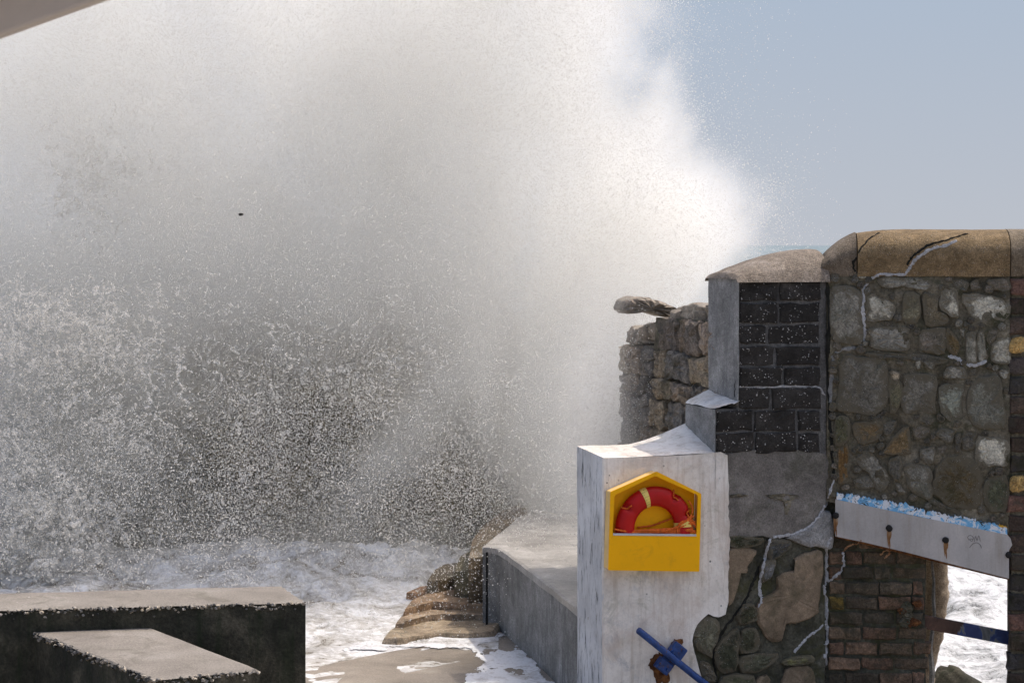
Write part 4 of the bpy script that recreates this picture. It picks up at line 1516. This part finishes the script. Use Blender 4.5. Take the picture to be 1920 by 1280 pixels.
strand([(135, 740, .13), (230, 760, .135), (340, 775, .12), (480, 775, .11), (640, 775, .115), (760, 745, .12), (850, 712, .13), (940, 655, .135), (1040, 590, .12)], .0095)
strand([(400, 720, .03), (560, 700, .03), (700, 650, .035), (800, 615, .05)], .009)
strand([(980, 410, .11), (1020, 480, .12), (1020, 560, .125), (975, 620, .13), (900, 660, .135), (860, 700, .135), (850, 780, .13)], .008)
for k in range(9):
    y = 640 + rnd.uniform(0, 130)
    x = 900 + rnd.uniform(-30, 60)
    strand([(x, y + rnd.uniform(-10, 20), .13), (x + 55, y - rnd.uniform(0, 30), .137), (x + 110, y + rnd.uniform(-35, 25), .13), (min(1060, x + 150), y + rnd.uniform(-10, 45), .12)], .0075)
for k in range(4):
    y = 735 + k * 14
    strand([(200 + 30 * k, y + 20, .1), (500, y + rnd.uniform(0, 30), .115 - .01 * k), (840, y + rnd.uniform(-20, 20), .12), (1030, y - rnd.uniform(0, 60), .125)], .0085)

# ------------------------------------------------------------------ blue bar and its rusty clamp on the pillar
bb_ = thing('steel_latch', PA.pt(*PA.uv(1250, 1235, 0), .03), 'bright blue steel bar and clamp slanting across the white pillar, rust below', 'latch')
a = PA.pt(*PA.uv(1196, 1180, .11), .11)
b = PA.pt(*PA.uv(1345, 1300, .11), .11)
d = (b - a) / np.linalg.norm(b - a)
V, Fc = tube([a, a + d * .012, b], [.026, .033, .033], 10)
o = mesh_obj('bar', V, Fc, M['blue'], bb_, smooth=True)
o.data.set_sharp_from_angle(angle=math.radians(40))
w = np.cross(d, PA.n)
for px, py in ((1270, 1218), (1244, 1247)):
    c = PA.pt(*PA.uv(px, py, .06), .06)
    V, Fc = box_frame(c, d, w, PA.n, .15, .115, .08)
    o = mesh_obj('clamp_plate', V, Fc, M['blue'], bb_)
    bevel_obj(o, .012)
c = PA.pt(*PA.uv(1257, 1233, .04), .04)
V, Fc = box_frame(c, d, w, PA.n, .13, .3, .06)
o = mesh_obj('back_plate', V, Fc, M['blue'], bb_)
bevel_obj(o, .01)
for px, py in ((1262, 1222), (1280, 1219), (1238, 1242), (1251, 1254)):
    c = PA.pt(*PA.uv(px, py, .1), .1)
    V, Fc = tube([c, c + PA.n * .022], .013, 6)
    mesh_obj('bolt', V, Fc, M['blue'], bb_)
rs = random.Random(2)
for q, dd in ((((1256, 1205), (1268, 1197), (1276, 1199), (1276, 1208), (1262, 1210)), .004), (((1226, 1228), (1240, 1224), (1250, 1240), (1256, 1258), (1252, 1282), (1240, 1276), (1232, 1284), (1222, 1262), (1216, 1246)), .003)):
    V, Fc = rough_plate([PA.uv(*p) for p in q], PA, .006, .01, 4, .012, .1, base=.0, seed=3, bump=.001)
    mesh_obj('rust_bloom', V, Fc, M['rust'], bb_)

# ------------------------------------------------------------------ shelter eave close to the viewer
ev = thing('shelter_roof', (-2.6, 5.0, 1.1), 'grey edge of a shelter roof slanting across the upper corner, out of focus', 'roof')
dE = 5.0
a, b = at(-420, 222, dE), at(330, -48, dE)
d = (b - a) / np.linalg.norm(b - a)
up = np.array((-d[2], 0, d[0]))
L = np.linalg.norm(b - a)
yv = np.array((0, 1, 0))
V, Fc = box_frame((a + b) / 2 + up * .045, d, yv, up, L, .06, .09)
bevel_obj(mesh_obj('fascia_board', V, Fc, M['board'], ev), .008)
V, Fc = box_frame((a + b) / 2 + up * .175 - yv * .03, d, yv, up, L, .06, .17)
bevel_obj(mesh_obj('barge_board', V, Fc, M['roofsheet'], ev), .006)
V, Fc = box_frame((a + b) / 2 + up * .285 - yv * .75, d, yv, up, L + .1, 1.7, .05)
mesh_obj('roof_sheet', V, Fc, M['roofsheet'], ev)
q = a + d * .12
V, Fc = box_frame((q[0], q[1] - .06, (1.05 + q[2] + .1) / 2), (1, 0, 0), (0, 1, 0), (0, 0, 1), .1, .1, q[2] + .1 - 1.05)
mesh_obj('post', V, Fc, M['board'], ev)

# ------------------------------------------------------------------ the breaking wave and its spray
def wave_v(u, v):
    x = -14 + 15.6 * u
    crest = 4.9 + 1.4 * (fb1(x * .35, 3, 1.) - .5) + .8 * (fb1(x * 1.4, 1, 1.) - .5)
    crest *= np.clip((1.9 - x) / 2.6, .12, 1) ** .6
    n1 = fb1(x * .8, v * 4, 2.) - .5
    n2 = fb1(x * 2.4, v * 11, 5.) - .5
    y = 30.2 + 1.2 * v + 1.3 * n1 + .5 * n2
    return np.array((x + .3 * n1, y, .2 + crest * v + .3 * n2))


V, Fc = grid_mesh(150, 70, wave_v)
o = mesh_obj('breaking_wave', V, Fc, M['wave'], smooth=True)
o['kind'] = 'structure'

MIST_DENS = 1.5
PXM = 29.0 / F                                             # metres per photograph pixel where the wave breaks
SIL = np.array([(-400, 1060), (-150, 1205), (0, 1252), (60, 1262), (130, 1262), (170, 1272), (210, 1294), (260, 1320), (330, 1368), (400, 1392), (450, 1415), (600, 1440), (1200, 1440)], float)


def spray_fields(p):
    """density of single drops and of the fine mist at world points"""
    x, y, z = p.T
    px, py = 960 + x / PXM, 460 + (E - z) / PXM
    n1 = fbm(NA, p * np.array((.5, .5, .5)), 5)
    n2 = fbm(NB, p * np.array((1.5, 1.5, 1.3)) + 2.6 * n1[:, None], 5, .6)
    xr = np.interp(py, SIL[:, 0], SIL[:, 1])
    th, rr_ = np.arctan2(900 - py, px - 930), np.hypot(px - 930, py - 900)
    jets = fbm(NB, np.stack([th * 7, rr_ * .0035 + .3 * n1, y * .5], -1), 5, .6)          # water flung outwards from the foot of the burst
    e = (xr + 40 - px) / 120 + (n1 - .5) * 2.4 + (n2 - .5) * 1.8 + (jets - .5) * 2.2
    edge = np.clip(e / 1.3, 0, 1) ** 1.8 + .02 * np.exp(-((e + .2) / .9) ** 2)
    medge = np.clip((e - .05) / 1.35, 0, 1) ** 1.6
    g = lambda cx, cy, sx, sy: np.exp(-((px - cx) / sx) ** 2 - ((py - cy) / sy) ** 2)
    ux, uy = (px - 780) * .75 + (py - 800) * .66, (px - 780) * -.66 + (py - 800) * .75      # strand leaning to the right
    strand_ = np.exp(-(ux / 50) ** 2 - (uy / 190) ** 2)
    D = (.5 + 1.0 * g(1180, 400, 270, 330) + .6 * g(900, 240, 420, 300) + .65 * g(40, 680, 190, 260) + .5 * strand_
         + .35 * g(1040, 800, 130, 150) + .2 * g(280, 260, 420, 220) + .5 * g(180, 450, 330, 130) + .5 * g(600, 490, 300, 120))
    hole = .85 * g(500, 1020, 390, 180) + .6 * g(650, 860, 260, 190) + .4 * g(570, 730, 320, 150) + .75 * g(800, 1000, 200, 120) + .3 * g(1150, 790, 110, 160)
    hole = np.clip(hole * (.35 + 1.5 * n1 + .3 * (n2 - .5)), 0, 1) * (1 - .75 * strand_)
    lift = np.clip((z - 1.0) / .8, 0, 1)
    env = np.exp(-((y - 29.0) / 2.0) ** 2)
    n3 = fbm(NA, p * np.array((3.2, 3.2, 2.6)) + 2.2 * n2[:, None], 4, .6)
    c = np.clip((n2 * .45 + n3 * .55 - .42) * 7.5, 0, 1)
    front = np.exp(-((y - 26.9) / 1.7) ** 2)
    cm = np.clip((n1 * .42 + n2 * .4 + n3 * .18 - .4) * 7.0, 0, 1)
    rid = 1 - np.abs(2 * fbm(NA, p * np.array((.9, .9, .75)) + 1.6 * n2[:, None], 4) - 1)
    rid = np.clip((rid - .72) * 4.5, 0, 1)
    drops = (.3 + .1 * np.clip(D, 0, 1) + -.12 * hole + .5 * np.clip(1 - medge * 2, 0, 1)) * edge * lift * np.maximum(env * .6, front) * (.05 + .75 * c + .6 * rid)
    mist = D * (1 - .985 * hole) * medge * lift * env * (.18 + .7 * cm + .45 * rid) * np.clip(.5 + 2.8 * (jets - .38), .2, 1.8)
    veil = np.exp(-((x - 1.0) / .36) ** 2 - ((y - 21.0) / .55) ** 2 - ((z - 3.3) / 1.2) ** 2) * (.3 + .7 * cm) * np.clip((z - 1.9) / .8, 0, 1)
    low = np.exp(-((z - 1.35) / .5) ** 2 - ((y - 26.6) / 1.0) ** 2) * np.clip(-.1 - x, 0, 1) * (.2 + .8 * cm)
    mist_low = .28 * low
    return np.clip(drops, 0, 2) + .9 * veil, mist + .95 * veil + mist_low


def scatter(lo, hi, step, dens, count):
    """points drawn from a density sampled on a lattice, jittered within and across its cells"""
    ax = [np.arange(a, b, s) for a, b, s in zip(lo, hi, step)]
    G = np.stack(np.meshgrid(*ax, indexing='ij'), -1).reshape(-1, 3)
    w = np.concatenate([dens(G[i:i + 400000]) for i in range(0, len(G), 400000)])
    n = rng.poisson(w * (count / w.sum()))
    P = np.repeat(G, n, 0)
    return (P + (rng.random(P.shape) - .5 + rng.normal(0, .35, P.shape)) * np.array(step)).astype(np.float32)


def droplets(name, P, R, parent=None):
    me = bpy.data.meshes.new(name)
    me.vertices.add(len(P))
    me.vertices.foreach_set('co', P.astype(np.float32).ravel())
    at_ = me.attributes.new('drop_radius', 'FLOAT', 'POINT')
    at_.data.foreach_set('value', R.astype(np.float32))
    me.materials.append(M['drop'])
    ob = bpy.data.objects.new(name, me)
    COL.objects.link(ob)
    WL[ob] = np.zeros(3)
    if parent:
        ob.parent = parent
    ob.modifiers.new('droplets', 'NODES').node_group = PTS
    ob['kind'] = 'stuff'
    return ob


PTS = bpy.data.node_groups.new('droplets', 'GeometryNodeTree')
PTS.interface.new_socket('Geometry', in_out='INPUT', socket_type='NodeSocketGeometry')
PTS.interface.new_socket('Geometry', in_out='OUTPUT', socket_type='NodeSocketGeometry')
_i, _o = PTS.nodes.new('NodeGroupInput'), PTS.nodes.new('NodeGroupOutput')
_m, _a, _s = PTS.nodes.new('GeometryNodeMeshToPoints'), PTS.nodes.new('GeometryNodeInputNamedAttribute'), PTS.nodes.new('GeometryNodeSetMaterial')
_a.data_type = 'FLOAT'
_a.inputs[0].default_value = 'drop_radius'
_s.inputs['Material'].default_value = M['drop']
for x, y in ((_i.outputs[0], _m.inputs[0]), (_a.outputs[0], _m.inputs['Radius']), (_m.outputs[0], _s.inputs[0]), (_s.outputs[0], _o.inputs[0])):
    PTS.links.new(x, y)

P = scatter((-11.2, 20.4, .8), (4.3, 33.4, 11.2), (.07, .14, .07), lambda q: spray_fields(q)[0], 2.4e6)
R = np.minimum(.0029 * np.exp(rng.normal(0, .45, len(P))), .0065)
parts = [P]
radii = [R]


# coarser drops thrown towards the viewer, over the dark hollow and in front of the seaward wall
def coarse_density(p):
    x, y, z = p.T
    px, py = 960 + x / PXM, 460 + (E - z) / PXM
    n = fbm(NB, p * np.array((1.6, 1.6, 1.3)), 5, .65)
    g = lambda cx, cy, sx, sy: np.exp(-((px - cx) / sx) ** 2 - ((py - cy) / sy) ** 2)
    return (g(520, 900, 420, 220) + .6 * g(850, 760, 300, 260) + .5 * g(1130, 700, 90, 200) + .25 * g(400, 500, 600, 350)) * np.clip((n - .38) * 6, .12, 1) * np.clip((z - .9) / .4, 0, 1) * (px < 1270) * np.clip((1075 - py) / 60, 0, 1)


P2 = scatter((-8, 21.8, .9), (2.2, 26.5, 9), (.09, .16, .09), coarse_density, 1.3e5)
parts.append(P2)
radii.append(np.minimum(.0032 * np.exp(rng.normal(0, .5, len(P2))), .0075))
# torn strings and gobs of water on the left
cl, cr = [], []
for k in range(6000):
    deep = 0
    if rnd.random() < .88:
        px, py = rnd.gauss(70, 125), rnd.uniform(540, 1085)
        px += (800 - py) * .05
    else:
        px, py = rnd.gauss(160, 60), rnd.gauss(340, 70)
        deep = 2.2
    if rnd.random() < .07:
        px, py = rnd.gauss(520, 260), rnd.gauss(690, 90)
    c = at(px, py, rnd.uniform(24.2, 27) + deep)
    if fb1(*(c * .9)) < .48:
        continue
    d = np.array((rnd.gauss(.2, 1), rnd.gauss(0, .7), rnd.gauss(.4, 1)))
    d /= np.linalg.norm(d)
    m_ = rnd.randint(4, 26)
    s = rnd.uniform(.5, 1.25)
    big = 1.0 + (1.1 if py > 930 and rnd.random() < .35 else 0)
    for j in range(m_):
        c = c + d * .013 * s + np.array((rnd.gauss(0, .014), rnd.gauss(0, .014), rnd.gauss(0, .014)))
        d = d + np.array((rnd.gauss(0, .17), rnd.gauss(0, .17), rnd.gauss(0, .17) - .04))
        d /= np.linalg.norm(d)
        cl.append(c)
        cr.append(rnd.uniform(.0045, .0125) * s * big)
parts.append(np.array(cl))
radii.append(np.array(cr))
sp = droplets('sea_spray', np.concatenate(parts), np.concatenate(radii))
tag(sp, 'towering burst of white sea spray exploding over the wall and walkway', 'spray')

# the fine mist between the drops: a density grid filled from the same field
MIST_LO, MIST_STEP, MIST_N = np.array((-11.2, 20.4, .8)), np.array((.09, .16, .09)), (174, 82, 116)
ax = [MIST_LO[k] + MIST_STEP[k] * np.arange(MIST_N[k]) for k in range(3)]
G = np.stack(np.meshgrid(*ax, indexing='ij'), -1).reshape(-1, 3)
W = np.concatenate([spray_fields(G[i:i + 400000])[1] for i in range(0, len(G), 400000)])
me = bpy.data.meshes.new('spray_mist')
me.vertices.add(len(G))
me.vertices.foreach_set('co', G.astype(np.float32).ravel())
me.attributes.new('mist', 'FLOAT', 'POINT').data.foreach_set('value', W.astype(np.float32))
mm = bpy.data.materials.new('spray_mist')
mm.use_nodes = True
mm.node_tree.nodes.clear()
_v = mm.node_tree.nodes.new('ShaderNodeVolumePrincipled')
_q = mm.node_tree.nodes.new('ShaderNodeOutputMaterial')
_v.inputs['Color'].default_value = (.985, .983, .97, 1)
_v.inputs['Density'].default_value = MIST_DENS
_v.inputs['Anisotropy'].default_value = .62
mm.node_tree.links.new(_v.outputs[0], _q.inputs['Volume'])
me.materials.append(mm)
mo = bpy.data.objects.new('spray_mist', me)
COL.objects.link(mo)
mo['kind'] = 'stuff'
mo.parent = sp
WL[mo] = np.zeros(3)
g = bpy.data.node_groups.new('mist_grid', 'GeometryNodeTree')
g.interface.new_socket('Geometry', in_out='INPUT', socket_type='NodeSocketGeometry')
g.interface.new_socket('Geometry', in_out='OUTPUT', socket_type='NodeSocketGeometry')


def gn(typ, ins=None, **pr):
    n = g.nodes.new(typ)
    for k, v in pr.items():
        setattr(n, k, v)
    for k, v in (ins or {}).items():
        if isinstance(v, bpy.types.NodeSocket):
            g.links.new(v, n.inputs[k])
        else:
            n.inputs[k].default_value = v
    return n


gi, go = gn('NodeGroupInput'), gn('NodeGroupOutput')
ps = gn('GeometryNodeInputPosition').outputs[0]
lp = gn('ShaderNodeVectorMath', {0: ps, 1: tuple(MIST_LO)}, operation='SUBTRACT').outputs[0]
lp = gn('ShaderNodeVectorMath', {0: lp, 1: tuple(MIST_STEP)}, operation='DIVIDE').outputs[0]
sxyz = gn('ShaderNodeSeparateXYZ', {0: lp}).outputs
rd = [gn('ShaderNodeMath', {0: gn('ShaderNodeMath', {0: sxyz[k]}, operation='ROUND').outputs[0], 1: float(m_)}, operation='MULTIPLY').outputs[0] for k, m_ in ((0, MIST_N[1] * MIST_N[2]), (1, MIST_N[2]), (2, 1))]
ix = gn('ShaderNodeMath', {0: gn('ShaderNodeMath', {0: rd[0], 1: rd[1]}, operation='ADD').outputs[0], 1: rd[2]}, operation='ADD').outputs[0]
at_ = gn('GeometryNodeInputNamedAttribute', {0: 'mist'}, data_type='FLOAT').outputs[0]
si = gn('GeometryNodeSampleIndex', {'Geometry': gi.outputs[0], 'Value': at_, 'Index': ix}, data_type='FLOAT', domain='POINT').outputs[0]
vc = gn('GeometryNodeVolumeCube', {'Density': si, 'Min': tuple(MIST_LO), 'Max': tuple(MIST_LO + MIST_STEP * (np.array(MIST_N) - 1)), 'Resolution X': MIST_N[0], 'Resolution Y': MIST_N[1], 'Resolution Z': MIST_N[2]})
sm_ = gn('GeometryNodeSetMaterial', {'Geometry': vc.outputs[0], 'Material': mm})
g.links.new(sm_.outputs[0], go.inputs[0])
mo.modifiers.new('mist', 'NODES').node_group = g

# a dark scrap flung up inside the spray
o = boulder('seaweed_scrap', at(452, 402, 24.6), (.06, .03, .035), .4, 51, M['weed'], .9, .5)
tag(o, 'tiny dark scrap flung up in the pale spray', 'seaweed')
